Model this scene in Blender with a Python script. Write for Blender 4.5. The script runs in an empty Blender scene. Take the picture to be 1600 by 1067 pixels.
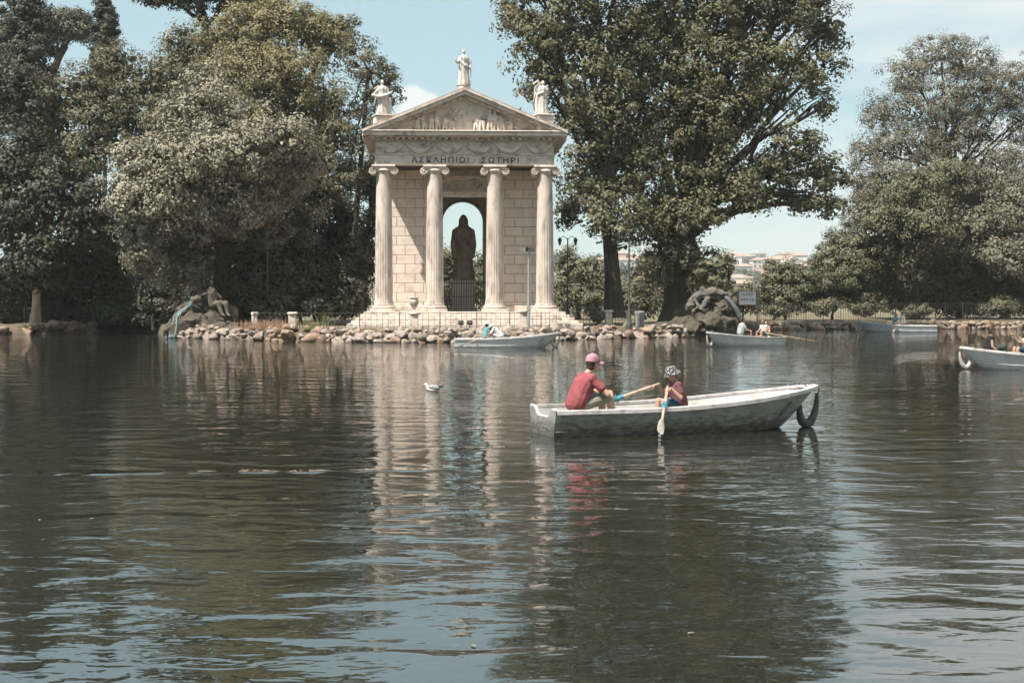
import bpy, bmesh, math, random
import numpy as np
from mathutils import Vector, Matrix, Euler, noise as mnoise

sc = bpy.context.scene
COL = sc.collection
R = math.radians
rng = np.random.RandomState(7)
random.seed(7)

# ------------------------------------------------------------------ camera
FPX, CX, HY, EYE = 2222.0, 800.0, 473.0, 2.0      # focal length and horizon in pixels of the 1600 px photo
cam = bpy.data.cameras.new('camera')
cam.sensor_width = 36.0
cam.lens = FPX / 1600.0 * 36.0
cam.shift_y = -(533.5 - HY) / 1600.0
cam.clip_end = 9000
camo = bpy.data.objects.new('camera', cam)
COL.objects.link(camo)
camo.location = (0, 0, EYE)
camo.rotation_euler = (R(90), 0, 0)
sc.camera = camo

# ------------------------------------------------------------------ world, sun, exposure
SUN_TO = Vector((-0.48, -0.40, 1.0)).normalized()     # direction towards the sun
w = bpy.data.worlds.new('World'); sc.world = w
w.use_nodes = True
nt = w.node_tree; nt.nodes.clear()
N = nt.nodes.new; L = nt.links.new
out = N('ShaderNodeOutputWorld'); bg = N('ShaderNodeBackground')
sky = N('ShaderNodeTexSky'); sky.sky_type = 'NISHITA'; sky.sun_disc = False
sky.sun_elevation = math.asin(SUN_TO.z)
sky.sun_rotation = math.atan2(SUN_TO.x, SUN_TO.y)
sky.altitude = 50; sky.air_density = 1.0; sky.dust_density = 0.6; sky.ozone_density = 2.6
tc = N('ShaderNodeTexCoord')
tint = N('ShaderNodeMix'); tint.data_type = 'RGBA'; tint.blend_type = 'MULTIPLY'
tint.inputs[0].default_value = 1.0
tint.inputs[7].default_value = (0.84, 0.88, 0.80, 1)
L(sky.outputs[0], tint.inputs[6])
veil = N('ShaderNodeMix'); veil.data_type = 'RGBA'; veil.inputs[0].default_value = 0.72      # thin summer haze over the whole sky
veil.inputs[7].default_value = (2.12, 2.80, 2.86, 1)
L(tint.outputs[2], veil.inputs[6])
# thin streaky cloud, denser to the right, and puffy heaps low over the horizon
mp = N('ShaderNodeMapping'); mp.inputs['Scale'].default_value = (2.2, 2.2, 13.0)
L(tc.outputs['Generated'], mp.inputs[0])
n1 = N('ShaderNodeTexNoise'); n1.inputs['Scale'].default_value = 1.6; n1.inputs['Detail'].default_value = 6
n1.inputs['Roughness'].default_value = 0.55
L(mp.outputs[0], n1.inputs[0])
r1 = N('ShaderNodeMapRange'); r1.inputs[1].default_value = 0.34; r1.inputs[2].default_value = 0.56
L(n1.outputs['Fac'], r1.inputs[0])
sep = N('ShaderNodeSeparateXYZ'); L(tc.outputs['Generated'], sep.inputs[0])
r2 = N('ShaderNodeMapRange'); r2.inputs[1].default_value = 0.02; r2.inputs[2].default_value = 0.36
r2.inputs[3].default_value = 0.02; r2.inputs[4].default_value = 1.0
L(sep.outputs['X'], r2.inputs[0])
m1 = N('ShaderNodeMath'); m1.operation = 'MULTIPLY'
L(r1.outputs[0], m1.inputs[0]); L(r2.outputs[0], m1.inputs[1])
# cumulus
mp2 = N('ShaderNodeMapping'); mp2.inputs['Scale'].default_value = (1, 1, 1.5)
L(tc.outputs['Generated'], mp2.inputs[0])
n2 = N('ShaderNodeTexNoise'); n2.inputs['Scale'].default_value = 26; n2.inputs['Detail'].default_value = 8
n2.inputs['Roughness'].default_value = 0.6
L(mp2.outputs[0], n2.inputs[0])
CLD = Vector(((655 - CX) / FPX, 1.0, (HY - 178) / FPX)).normalized()
dv = N('ShaderNodeVectorMath'); dv.operation = 'SUBTRACT'; dv.inputs[1].default_value = CLD
L(tc.outputs['Generated'], dv.inputs[0])
dm = N('ShaderNodeVectorMath'); dm.operation = 'MULTIPLY'; dm.inputs[1].default_value = (1.0, 1.0, 1.35)
L(dv.outputs[0], dm.inputs[0])
dl = N('ShaderNodeVectorMath'); dl.operation = 'LENGTH'; L(dm.outputs[0], dl.inputs[0])
r3 = N('ShaderNodeMapRange'); r3.inputs[1].default_value = 0.0; r3.inputs[2].default_value = 0.046
r3.inputs[3].default_value = 0.62; r3.inputs[4].default_value = -0.15
L(dl.outputs['Value'], r3.inputs[0])
a1 = N('ShaderNodeMath'); a1.operation = 'ADD'
L(n2.outputs['Fac'], a1.inputs[0]); L(r3.outputs[0], a1.inputs[1])
r4 = N('ShaderNodeMapRange'); r4.inputs[1].default_value = 0.66; r4.inputs[2].default_value = 0.80
r4.interpolation_type = 'SMOOTHSTEP'
L(a1.outputs[0], r4.inputs[0])
mx = N('ShaderNodeMath'); mx.operation = 'MAXIMUM'
L(m1.outputs[0], mx.inputs[0]); L(r4.outputs[0], mx.inputs[1])
cl = N('ShaderNodeMix'); cl.data_type = 'RGBA'
cl.inputs[7].default_value = (3.95, 4.05, 4.0, 1)
L(mx.outputs[0], cl.inputs[0]); L(veil.outputs[2], cl.inputs[6])
bg.inputs['Strength'].default_value = 0.10
L(cl.outputs[2], bg.inputs[0]); L(bg.outputs[0], out.inputs[0])

sd = bpy.data.lights.new('sun', 'SUN'); sd.energy = 4.4; sd.angle = R(0.55); sd.color = (1.0, 0.93, 0.84)
so = bpy.data.objects.new('sun', sd); COL.objects.link(so)
so.rotation_euler = SUN_TO.to_track_quat('Z', 'Y').to_euler()
so.location = (-30, -20, 60)
sc.view_settings.view_transform = 'Standard'
sc.view_settings.look = 'None'
sc.view_settings.exposure = 1.25
sc.view_settings.gamma = 1.0
sc.cycles.use_denoising = True
sc.cycles.use_adaptive_sampling = True; sc.cycles.adaptive_threshold = 0.03
sc.cycles.use_light_tree = False; sc.cycles.volume_bounces = 0; sc.cycles.volume_step_rate = 4.0
sc.cycles.max_bounces = 4; sc.cycles.diffuse_bounces = 3; sc.cycles.glossy_bounces = 2
sc.cycles.transmission_bounces = 4; sc.cycles.transparent_max_bounces = 6
sc.cycles.sample_clamp_indirect = 4.0
sc.cycles.caustics_reflective = False; sc.cycles.caustics_refractive = False

# ------------------------------------------------------------------ helpers
def P(px, py, Y):
    """point of the place seen at a photo pixel, at distance Y"""
    return Vector(((px - CX) * Y / FPX, Y, EYE + (HY - py) * Y / FPX))

def tag(o, label, cat, group=None, kind=None):
    if label: o['label'] = label
    if cat: o['category'] = cat
    if group: o['group'] = group
    if kind: o['kind'] = kind
    return o

def empty(name, loc=(0, 0, 0), rz=0.0, parent=None, scale=1.0):
    o = bpy.data.objects.new(name, None); COL.objects.link(o)
    o.empty_display_size = 0.2
    o.location = loc; o.rotation_euler = (0, 0, rz); o.scale = (scale,) * 3
    o.parent = parent
    return o

def inst(name, mesh, parent=None, loc=(0, 0, 0), rot=(0, 0, 0), scale=(1, 1, 1)):
    o = bpy.data.objects.new(name, mesh); COL.objects.link(o)
    o.location = loc; o.rotation_euler = rot; o.scale = scale; o.parent = parent
    return o

class MB:
    """collects verts and faces of one piece, then builds one mesh object"""
    def __init__(s): s.v = []; s.f = []
    def add(s, vs, fs):
        b = len(s.v); s.v += [tuple(p) for p in vs]; s.f += [tuple(i + b for i in f) for f in fs]; return s
    def box(s, x0, x1, y0, y1, z0, z1):
        return s.add([(x0,y0,z0),(x1,y0,z0),(x1,y1,z0),(x0,y1,z0),(x0,y0,z1),(x1,y0,z1),(x1,y1,z1),(x0,y1,z1)],
                     [(0,3,2,1),(4,5,6,7),(0,1,5,4),(1,2,6,5),(2,3,7,6),(3,0,4,7)])
    def bbox(s, x0, x1, y0, y1, z0, z1, b=0.02):
        """box with chamfered edges"""
        bm = bmesh.new(); bmesh.ops.create_cube(bm, size=1.0)
        for v in bm.verts:
            v.co = ((x0+x1)/2 + v.co.x*(x1-x0), (y0+y1)/2 + v.co.y*(y1-y0), (z0+z1)/2 + v.co.z*(z1-z0))
        bmesh.ops.bevel(bm, geom=bm.edges[:], offset=b, segments=1, affect='EDGES')
        bm.verts.index_update()
        s.add([v.co[:] for v in bm.verts], [[v.index for v in f.verts] for f in bm.faces]); bm.free(); return s
    def tube(s, pts, rad, n=8, cap=True, flat=None):
        pts = [Vector(p) for p in pts]
        if not hasattr(rad, '__len__'): rad = [rad] * len(pts)
        b = len(s.v); prev = None
        for i, p in enumerate(pts):
            t = (pts[min(i+1, len(pts)-1)] - pts[max(i-1, 0)])
            if t.length < 1e-9: t = Vector((0, 0, 1))
            t.normalize()
            if prev is None:
                a = Vector((0, 0, 1)) if abs(t.z) < 0.9 else Vector((1, 0, 0))
                u = t.cross(a).normalized()
            else:
                u = (prev - t * prev.dot(t))
                u = u.normalized() if u.length > 1e-6 else t.orthogonal().normalized()
            prev = u; vv = t.cross(u)
            for k in range(n):
                a = 2 * math.pi * k / n
                s.v.append(tuple(p + (u * math.cos(a) + vv * math.sin(a)) * rad[i]))
        for i in range(len(pts) - 1):
            for k in range(n):
                k2 = (k + 1) % n
                s.f.append((b+i*n+k, b+i*n+k2, b+(i+1)*n+k2, b+(i+1)*n+k))
        if cap:
            s.f.append(tuple(b + k for k in range(n))[::-1])
            e = b + (len(pts)-1) * n
            s.f.append(tuple(e + k for k in range(n)))
        return s
    def lathe(s, prof, n=24, c=(0, 0, 0), fn=None, sx=1, sy=1):
        """prof: list of (r, z); fn(theta, z) -> radius factor"""
        b = len(s.v)
        for r, z in prof:
            for k in range(n):
                a = 2 * math.pi * k / n
                q = r * (fn(a, z) if fn else 1.0)
                s.v.append((c[0] + q*math.cos(a)*sx, c[1] + q*math.sin(a)*sy, c[2] + z))
        m = len(prof)
        for i in range(m - 1):
            for k in range(n):
                k2 = (k + 1) % n
                s.f.append((b+i*n+k, b+i*n+k2, b+(i+1)*n+k2, b+(i+1)*n+k))
        s.f.append(tuple(b + k for k in range(n))[::-1])
        s.f.append(tuple(b + (m-1)*n + k for k in range(n)))
        return s
    def ell(s, c, r, n=12, m=8, rot=None):
        c = Vector(c); M_ = Euler(rot).to_matrix() if rot else None
        if not hasattr(r, '__len__'): r = (r, r, r)
        vs, fs = [], []
        def put(x, y, z):
            p = Vector((x*r[0], y*r[1], z*r[2]))
            if M_: p = M_ @ p
            vs.append(tuple(c + p))
        put(0, 0, -1)
        for i in range(1, m):
            t = -math.pi/2 + math.pi*i/m
            for k in range(n):
                a = 2*math.pi*k/n
                put(math.cos(t)*math.cos(a), math.cos(t)*math.sin(a), math.sin(t))
        put(0, 0, 1)
        for k in range(n): fs.append((0, 1+(k+1) % n, 1+k))
        for i in range(m-2):
            for k in range(n):
                fs.append((1+i*n+k, 1+i*n+(k+1) % n, 1+(i+1)*n+(k+1) % n, 1+(i+1)*n+k))
        top = len(vs)-1; o = 1+(m-2)*n
        for k in range(n): fs.append((o+k, o+(k+1) % n, top))
        return s.add(vs, fs)
    def cap(s, p0, p1, r0, r1=None, n=10):
        """rounded tapered limb"""
        if r1 is None: r1 = r0
        p0, p1 = Vector(p0), Vector(p1); t = p1 - p0
        if t.length < 1e-6: t = Vector((0, 0, 1e-4))
        t.normalize()
        pts, rad = [], []
        for a in (-88, -60, -30): pts.append(p0 + t*r0*math.sin(R(a))); rad.append(r0*math.cos(R(a)))
        pts.append(p0); rad.append(r0); pts.append(p1); rad.append(r1)
        for a in (30, 60, 88): pts.append(p1 + t*r1*math.sin(R(a))); rad.append(r1*math.cos(R(a)))
        return s.tube(pts, rad, n)
    def prism(s, poly, y0, y1):
        """polygon in x,z extruded along y"""
        n = len(poly)
        vs = [(x, y0, z) for x, z in poly] + [(x, y1, z) for x, z in poly]
        fs = [tuple(range(n)), tuple(range(n, 2*n))[::-1]]
        for i in range(n):
            j = (i+1) % n
            fs.append((i, i+n, j+n, j))
        return s.add(vs, fs)
    def mesh(s, name, m, smooth=False, ang=None):
        me = bpy.data.meshes.new(name)
        me.from_pydata(s.v, [], s.f); me.update()
        bm = bmesh.new(); bm.from_mesh(me)
        bmesh.ops.recalc_face_normals(bm, faces=bm.faces[:])
        bm.to_mesh(me); bm.free()
        if m: me.materials.append(m)
        if smooth:
            me.polygons.foreach_set('use_smooth', [True]*len(me.polygons))
            if ang: me.set_sharp_from_angle(angle=R(ang))
        return me
    def build(s, name, m, parent=None, loc=(0, 0, 0), rot=(0, 0, 0), smooth=False, ang=35):
        return inst(name, s.mesh(name, m, smooth, ang), parent, loc, rot)

def remeshed(name, mb, m, voxel, smooth_it=3, parent=None, loc=(0, 0, 0), rot=(0, 0, 0)):
    """one continuous skin over overlapping volumes"""
    o = mb.build(name + '_src', None)
    md = o.modifiers.new('r', 'REMESH'); md.mode = 'VOXEL'; md.voxel_size = voxel; md.use_smooth_shade = True
    if smooth_it:
        ms = o.modifiers.new('s', 'SMOOTH'); ms.factor = 0.5; ms.iterations = smooth_it
    dg = bpy.context.evaluated_depsgraph_get()
    me = bpy.data.meshes.new_from_object(o.evaluated_get(dg))
    src = o.data
    bpy.data.objects.remove(o); bpy.data.meshes.remove(src)
    me.name = name; me.materials.clear(); me.materials.append(m)
    me.polygons.foreach_set('use_smooth', [True]*len(me.polygons))
    return inst(name, me, parent, loc, rot)

# ------------------------------------------------------------------ materials
MATS = {}
def mat(name, c1, c2=None, scale=3.0, rough=0.8, bump=0.0, bscale=25.0, spec=0.3, metallic=0.0, stretch=(1, 1, 1),
        detail=5, lo=0.35, hi=0.65, c3=None, s3=9.0, lo3=0.55, hi3=0.72, coat=0):
    if name in MATS: return MATS[name]
    m = bpy.data.materials.new(name); m.use_nodes = True
    t = m.node_tree; b = t.nodes['Principled BSDF']
    b.inputs['Roughness'].default_value = rough
    b.inputs['Specular IOR Level'].default_value = spec
    b.inputs['Metallic'].default_value = metallic
    if coat: b.inputs['Coat Weight'].default_value = coat
    c2 = c2 or tuple(x*0.82 for x in c1)
    co = t.nodes.new('ShaderNodeTexCoord'); mpn = t.nodes.new('ShaderNodeMapping')
    oi = t.nodes.new('ShaderNodeObjectInfo')
    ad = t.nodes.new('ShaderNodeVectorMath'); ad.operation = 'ADD'
    ml = t.nodes.new('ShaderNodeMath'); ml.operation = 'MULTIPLY'; ml.inputs[1].default_value = 37.0
    t.links.new(oi.outputs['Random'], ml.inputs[0]); t.links.new(ml.outputs[0], ad.inputs[1])
    t.links.new(co.outputs['Object'], ad.inputs[0]); t.links.new(ad.outputs[0], mpn.inputs[0])
    mpn.inputs['Scale'].default_value = stretch
    nz = t.nodes.new('ShaderNodeTexNoise'); nz.inputs['Scale'].default_value = scale; nz.inputs['Detail'].default_value = detail
    t.links.new(mpn.outputs[0], nz.inputs[0])
    mr = t.nodes.new('ShaderNodeMapRange'); mr.inputs[1].default_value = lo; mr.inputs[2].default_value = hi
    t.links.new(nz.outputs['Fac'], mr.inputs[0])
    mxn = t.nodes.new('ShaderNodeMix'); mxn.data_type = 'RGBA'
    mxn.inputs[6].default_value = (*c1, 1); mxn.inputs[7].default_value = (*c2, 1)
    t.links.new(mr.outputs[0], mxn.inputs[0])
    colour = mxn.outputs[2]
    if c3:
        nz3 = t.nodes.new('ShaderNodeTexNoise'); nz3.inputs['Scale'].default_value = s3; nz3.inputs['Detail'].default_value = 6
        t.links.new(mpn.outputs[0], nz3.inputs[0])
        mr3 = t.nodes.new('ShaderNodeMapRange'); mr3.inputs[1].default_value = lo3; mr3.inputs[2].default_value = hi3
        t.links.new(nz3.outputs['Fac'], mr3.inputs[0])
        mx3 = t.nodes.new('ShaderNodeMix'); mx3.data_type = 'RGBA'
        t.links.new(colour, mx3.inputs[6]); mx3.inputs[7].default_value = (*c3, 1)
        t.links.new(mr3.outputs[0], mx3.inputs[0]); colour = mx3.outputs[2]
    t.links.new(colour, b.inputs['Base Color'])
    if bump:
        nb = t.nodes.new('ShaderNodeTexNoise'); nb.inputs['Scale'].default_value = bscale; nb.inputs['Detail'].default_value = 6
        t.links.new(mpn.outputs[0], nb.inputs[0])
        bp = t.nodes.new('ShaderNodeBump'); bp.inputs['Strength'].default_value = 1.0; bp.inputs['Distance'].default_value = bump
        t.links.new(nb.outputs['Fac'], bp.inputs['Height']); t.links.new(bp.outputs[0], b.inputs['Normal'])
    MATS[name] = m
    return m

def leafmat(name, dark, light, trans=0.25, rough=0.45, spec=0.4, brown=None, bf=0.9):
    m = bpy.data.materials.new(name); m.use_nodes = True
    t = m.node_tree; b = t.nodes['Principled BSDF']; o = t.nodes['Material Output']
    at = t.nodes.new('ShaderNodeAttribute'); at.attribute_name = 'tint'
    mxn = t.nodes.new('ShaderNodeMix'); mxn.data_type = 'RGBA'
    mxn.inputs[6].default_value = (*dark, 1); mxn.inputs[7].default_value = (*light, 1)
    t.links.new(at.outputs['Fac'], mxn.inputs[0])
    colour = mxn.outputs[2]
    if brown:
        mr = t.nodes.new('ShaderNodeMapRange'); mr.inputs[1].default_value = bf; mr.inputs[2].default_value = bf + 0.04
        t.links.new(at.outputs['Fac'], mr.inputs[0])
        m2 = t.nodes.new('ShaderNodeMix'); m2.data_type = 'RGBA'; m2.inputs[7].default_value = (*brown, 1)
        t.links.new(mr.outputs[0], m2.inputs[0]); t.links.new(colour, m2.inputs[6]); colour = m2.outputs[2]
    t.links.new(colour, b.inputs['Base Color'])
    b.inputs['Roughness'].default_value = rough; b.inputs['Specular IOR Level'].default_value = spec
    tr = t.nodes.new('ShaderNodeBsdfTranslucent'); t.links.new(colour, tr.inputs['Color'])
    ms = t.nodes.new('ShaderNodeMixShader'); ms.inputs[0].default_value = trans
    t.links.new(b.outputs[0], ms.inputs[1]); t.links.new(tr.outputs[0], ms.inputs[2])
    t.links.new(ms.outputs[0], o.inputs['Surface'])
    MATS[name] = m
    return m

STONE = mat('travertine', (0.60, 0.52, 0.455), (0.49, 0.415, 0.355), scale=1.3, rough=0.85, bump=0.012, bscale=22, c3=(0.27, 0.23, 0.195), s3=2.6, lo3=0.51, hi3=0.72)
STONE_COL = mat('travertine_column', (0.52, 0.45, 0.395), (0.41, 0.345, 0.295), scale=2.2, rough=0.85, bump=0.014, bscale=18, stretch=(1, 1, 0.35), c3=(0.24, 0.205, 0.175), s3=3.2, lo3=0.50, hi3=0.72)
STONE_WALL = mat('travertine_block', (0.66, 0.565, 0.485), (0.585, 0.495, 0.42), scale=0.9, rough=0.88, bump=0.01, bscale=30, c3=(0.42, 0.345, 0.285), s3=1.6, lo3=0.56, hi3=0.8)
MORTAR = mat('mortar', (0.22, 0.18, 0.145), (0.17, 0.14, 0.11), scale=6)
MARBLE = mat('statue_marble', (0.54, 0.51, 0.475), (0.41, 0.38, 0.35), scale=4, rough=0.7, bump=0.01, bscale=30, c3=(0.26, 0.24, 0.21), s3=6, lo3=0.58, hi3=0.72)
DARKSTONE = mat('old_statue_stone', (0.38, 0.29, 0.225), (0.28, 0.215, 0.17), scale=3, rough=0.8, bump=0.01, bscale=25)
TUFA = mat('mossy_tufa', (0.050, 0.044, 0.034), (0.085, 0.073, 0.058), scale=2.5, rough=0.95, bump=0.08, bscale=6, c3=(0.05, 0.055, 0.03), s3=4)
BOULDER = mat('shore_boulder', (0.36, 0.30, 0.255), (0.24, 0.20, 0.17), scale=2.2, rough=0.95, bump=0.03, bscale=9, c3=(0.11, 0.09, 0.072), s3=3, lo3=0.50, hi3=0.68)
BOULDER2 = mat('shore_boulder_brown', (0.29, 0.205, 0.15), (0.21, 0.15, 0.11), scale=2.2, rough=0.95, bump=0.03, bscale=9, c3=(0.08, 0.062, 0.05), s3=3)
SOIL = mat('dry_soil', (0.11, 0.085, 0.062), (0.07, 0.058, 0.042), scale=0.5, rough=1.0, bump=0.05, bscale=4, c3=(0.10, 0.095, 0.05), s3=0.8)
IRON = mat('dark_iron', (0.028, 0.03, 0.03), (0.05, 0.045, 0.04), scale=8, rough=0.6, spec=0.4)
IRON_G = mat('green_iron', (0.03, 0.045, 0.04), (0.05, 0.06, 0.055), scale=8, rough=0.55)
GALV = mat('grey_steel', (0.30, 0.31, 0.31), (0.22, 0.23, 0.235), scale=8, rough=0.5, metallic=0.3)
BARK = mat('bark', (0.060, 0.048, 0.036), (0.035, 0.029, 0.022), scale=3, rough=0.95, bump=0.08, bscale=5, stretch=(1, 1, 0.3))
BARK_L = mat('plane_bark', (0.075, 0.064, 0.05), (0.04, 0.034, 0.027), scale=1.6, rough=0.95, bump=0.06, bscale=4, stretch=(1, 1, 0.4), c3=(0.16, 0.145, 0.115), s3=1.2, lo3=0.62, hi3=0.72)

# ------------------------------------------------------------------ setting: ground, lake
SHORE_PX = [(-260, 519), (-40, 522), (70, 522.5), (140, 521), (180, 519), (240, 521), (258, 528), (340, 530.5), (420, 533), (560, 535.5),
            (700, 535.5), (860, 532.5), (1000, 528), (1080, 526), (1148, 524.5), (1166, 516.5), (1195, 515.5), (1250, 515), (1400, 514.5), (1600, 514), (1900, 513)]
SHORE = []
for px, py in SHORE_PX:
    Y = EYE * FPX / (py - HY); SHORE.append(((px - CX) * Y / FPX, Y))
SHORE.sort()
SX = np.array([p[0] for p in SHORE]); SY = np.array([p[1] for p in SHORE])
def shore_y(x): return np.interp(x, SX, SY)

def land_h(x, y):
    """terrain height, lake bed negative"""
    sy = shore_y(x)
    d = y - sy
    d = np.minimum(d, 1e9)
    side = np.maximum(np.abs(x - 4.0) - 66.0, 0) * 1.0        # banks left and right of the lake
    back = -(y + 1.2)                                         # bank the photographer stands on
    dd = np.maximum(np.maximum(d - 0.9, side - 1.0), back)
    s = np.clip((dd + 0.9) / 1.6, 0, 1); s = s*s*(3-2*s)
    top = 0.62 + 0.06*np.sin(x*0.7)*np.cos(y*0.5)
    z = -1.1 + (top + 1.1)*s
    far = np.clip((y - 190)/500, 0, 1)
    z = z - 26*far*far*(3-2*far)
    hill = np.clip((y - 760)/700, 0, 1); hill = hill*hill*(3-2*hill)
    z = z + hill*(66 + 5*np.sin(x*0.011+1.0) + 3*np.sin(x*0.031) + 7*np.clip((x-250)/200, -1, 1))
    return z

gx = np.unique(np.concatenate([np.linspace(-4000, -90, 24), np.arange(-90, -40, 2.0), np.arange(-40, 62, 0.6), np.arange(62, 95, 2.0), np.linspace(95, 700, 60), np.linspace(700, 4000, 16)]))
gy = np.unique(np.concatenate([np.linspace(-400, -12, 12), np.arange(-12, 2, 0.5), np.arange(2, 64, 3.0), np.arange(64, 112, 0.6), np.arange(112, 200, 4.0), np.linspace(200, 1600, 60), np.linspace(1600, 6000, 14)]))
GX, GY = np.meshgrid(gx, gy)
GZ = land_h(GX, GY)
nx, ny = len(gx), len(gy)
verts = np.stack([GX.ravel(), GY.ravel(), GZ.ravel()], 1)
ii = np.arange(nx*ny).reshape(ny, nx)
faces = np.stack([ii[:-1, :-1].ravel(), ii[:-1, 1:].ravel(), ii[1:, 1:].ravel(), ii[1:, :-1].ravel()], 1)
def np_mesh(name, verts, faces, m, smooth=False):
    me = bpy.data.meshes.new(name)
    k = faces.shape[1]
    me.vertices.add(len(verts)); me.vertices.foreach_set('co', verts.astype(np.float32).ravel())
    me.loops.add(faces.size); me.loops.foreach_set('vertex_index', faces.astype(np.int32).ravel())
    me.polygons.add(len(faces))
    me.polygons.foreach_set('loop_start', np.arange(0, faces.size, k, dtype=np.int32))
    me.polygons.foreach_set('loop_total', np.full(len(faces), k, dtype=np.int32))
    if smooth: me.polygons.foreach_set('use_smooth', np.ones(len(faces), dtype=bool))
    me.update(calc_edges=True)
    if m: me.materials.append(m)
    return me
GROUND = mat('ground_dry_grass', (0.16, 0.125, 0.085), (0.085, 0.085, 0.045), scale=0.35, rough=1.0, bump=0.05, bscale=3, c3=(0.20, 0.16, 0.115), s3=0.9)
g = inst('ground', np_mesh('ground', verts, faces, GROUND, True)); g['kind'] = 'structure'

# lake water: murky, calm, with low swell and fine ripples
wm = bpy.data.materials.new('lake_water'); wm.use_nodes = True
t = wm.node_tree; b = t.nodes['Principled BSDF']
b.inputs['Base Color'].default_value = (0.015, 0.016, 0.0115, 1)
b.inputs['Roughness'].default_value = 0.012; b.inputs['IOR'].default_value = 4.0
ge = t.nodes.new('ShaderNodeNewGeometry')
def wn(scale, sx, sy, detail, amp, rz=0.0, rough=0.5, dist=0.0):
    mpn = t.nodes.new('ShaderNodeMapping'); mpn.inputs['Scale'].default_value = (sx, sy, 1); mpn.inputs['Rotation'].default_value = (0, 0, R(rz))
    t.links.new(ge.outputs['Position'], mpn.inputs[0])
    nz = t.nodes.new('ShaderNodeTexNoise'); nz.inputs['Scale'].default_value = scale; nz.inputs['Detail'].default_value = detail
    nz.inputs['Roughness'].default_value = rough; nz.inputs['Distortion'].default_value = dist
    t.links.new(mpn.outputs[0], nz.inputs[0])
    ml = t.nodes.new('ShaderNodeMath'); ml.operation = 'MULTIPLY'; ml.inputs[1].default_value = amp
    t.links.new(nz.outputs['Fac'], ml.inputs[0])
    return ml.outputs[0], nz
def madd(a, b_):
    n = t.nodes.new('ShaderNodeMath'); n.operation = 'ADD'; t.links.new(a, n.inputs[0]); t.links.new(b_, n.inputs[1]); return n.outputs[0]
def mmul(a, b_):
    n = t.nodes.new('ShaderNodeMath'); n.operation = 'MULTIPLY'; t.links.new(a, n.inputs[0])
    if hasattr(b_, 'is_linked'): t.links.new(b_, n.inputs[1])
    else: n.inputs[1].default_value = b_
    return n.outputs[0]
h1, _ = wn(1.25, 0.55, 1.0, 1.0, 0.026, 6, 0.4, 1.1)
h2, _ = wn(4.4, 0.55, 1.0, 1.0, 0.0105, -9, 0.5, 0.8)
h3, _ = wn(14.0, 0.7, 1.0, 1.0, 0.0024, 12)
pt, _ = wn(0.10, 0.7, 1.0, 2.0, 1.0, 20)              # patches where the breeze ruffles the surface
pm = t.nodes.new('ShaderNodeMapRange'); pm.inputs[1].default_value = 0.40; pm.inputs[2].default_value = 0.62; pm.inputs[3].default_value = 0.35
t.links.new(pt, pm.inputs[0])
ht = madd(madd(h1, mmul(h2, pm.outputs[0])), mmul(h3, pm.outputs[0]))
# the long thin wake of a boat that has passed
spn = t.nodes.new('ShaderNodeSeparateXYZ'); t.links.new(ge.outputs['Position'], spn.inputs[0])
def mnode(op, a, b_):
    n = t.nodes.new('ShaderNodeMath'); n.operation = op
    for i, q in enumerate((a, b_)):
        if hasattr(q, 'is_linked'): t.links.new(q, n.inputs[i])
        elif q is not None: n.inputs[i].default_value = q
    return n.outputs[0]
wl = mnode('ADD', spn.outputs['Y'], mmul(spn.outputs['X'], -0.075))
wl = mnode('SUBTRACT', wl, 17.05)
wv, _ = wn(0.9, 1.0, 0.3, 1.0, 0.5, 0)
wl = mnode('ADD', wl, mnode('SUBTRACT', wv, 0.25))
wl2 = mnode('MULTIPLY', wl, wl)
gau = mnode('POWER', 2.718, mmul(wl2, -55.0))
wk, _ = wn(2.2, 1.0, 0.3, 1.0, 1.0, 0)
wmask = t.nodes.new('ShaderNodeMapRange'); wmask.inputs[1].default_value = .42; wmask.inputs[2].default_value = .58; t.links.new(wk, wmask.inputs[0])
xm = t.nodes.new('ShaderNodeMapRange'); xm.inputs[1].default_value = -0.6; xm.inputs[2].default_value = -2.2
t.links.new(spn.outputs['X'], xm.inputs[0])
ht = madd(ht, mmul(mmul(gau, mmul(xm.outputs[0], wmask.outputs[0])), 0.022))
bp = t.nodes.new('ShaderNodeBump'); bp.inputs['Strength'].default_value = 1.0; bp.inputs['Distance'].default_value = 1.0
t.links.new(ht, bp.inputs['Height']); t.links.new(bp.outputs[0], b.inputs['Normal'])
lw = MB().add([(-75, -6, 0), (85, -6, 0), (85, 125, 0), (-75, 125, 0)], [(0, 1, 2, 3)]).build('water', wm)
lw['kind'] = 'structure'

# ------------------------------------------------------------------ shore stones, each one its own piece of the bank
bank = MB()
nseg = 240
xs = np.linspace(SX[0], SX[-1], nseg)
strip_v, strip_f = [], []
for i, x in enumerate(xs):
    y = float(shore_y(x))
    for dy, z in ((0.25, -0.9), (0.45, 0.0), (0.75, 0.40), (1.3, 0.60), (2.4, 0.655)):
        strip_v.append((x, y + dy, z + 0.05*math.sin(x*3.1+dy*5)))
for i in range(nseg-1):
    for k in range(4):
        a = i*5+k; strip_f.append((a, a+5, a+6, a+1))
bank.add(strip_v, strip_f)
bo = bank.build('shore_bank', SOIL, smooth=True, ang=None); bo['kind'] = 'structure'

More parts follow.
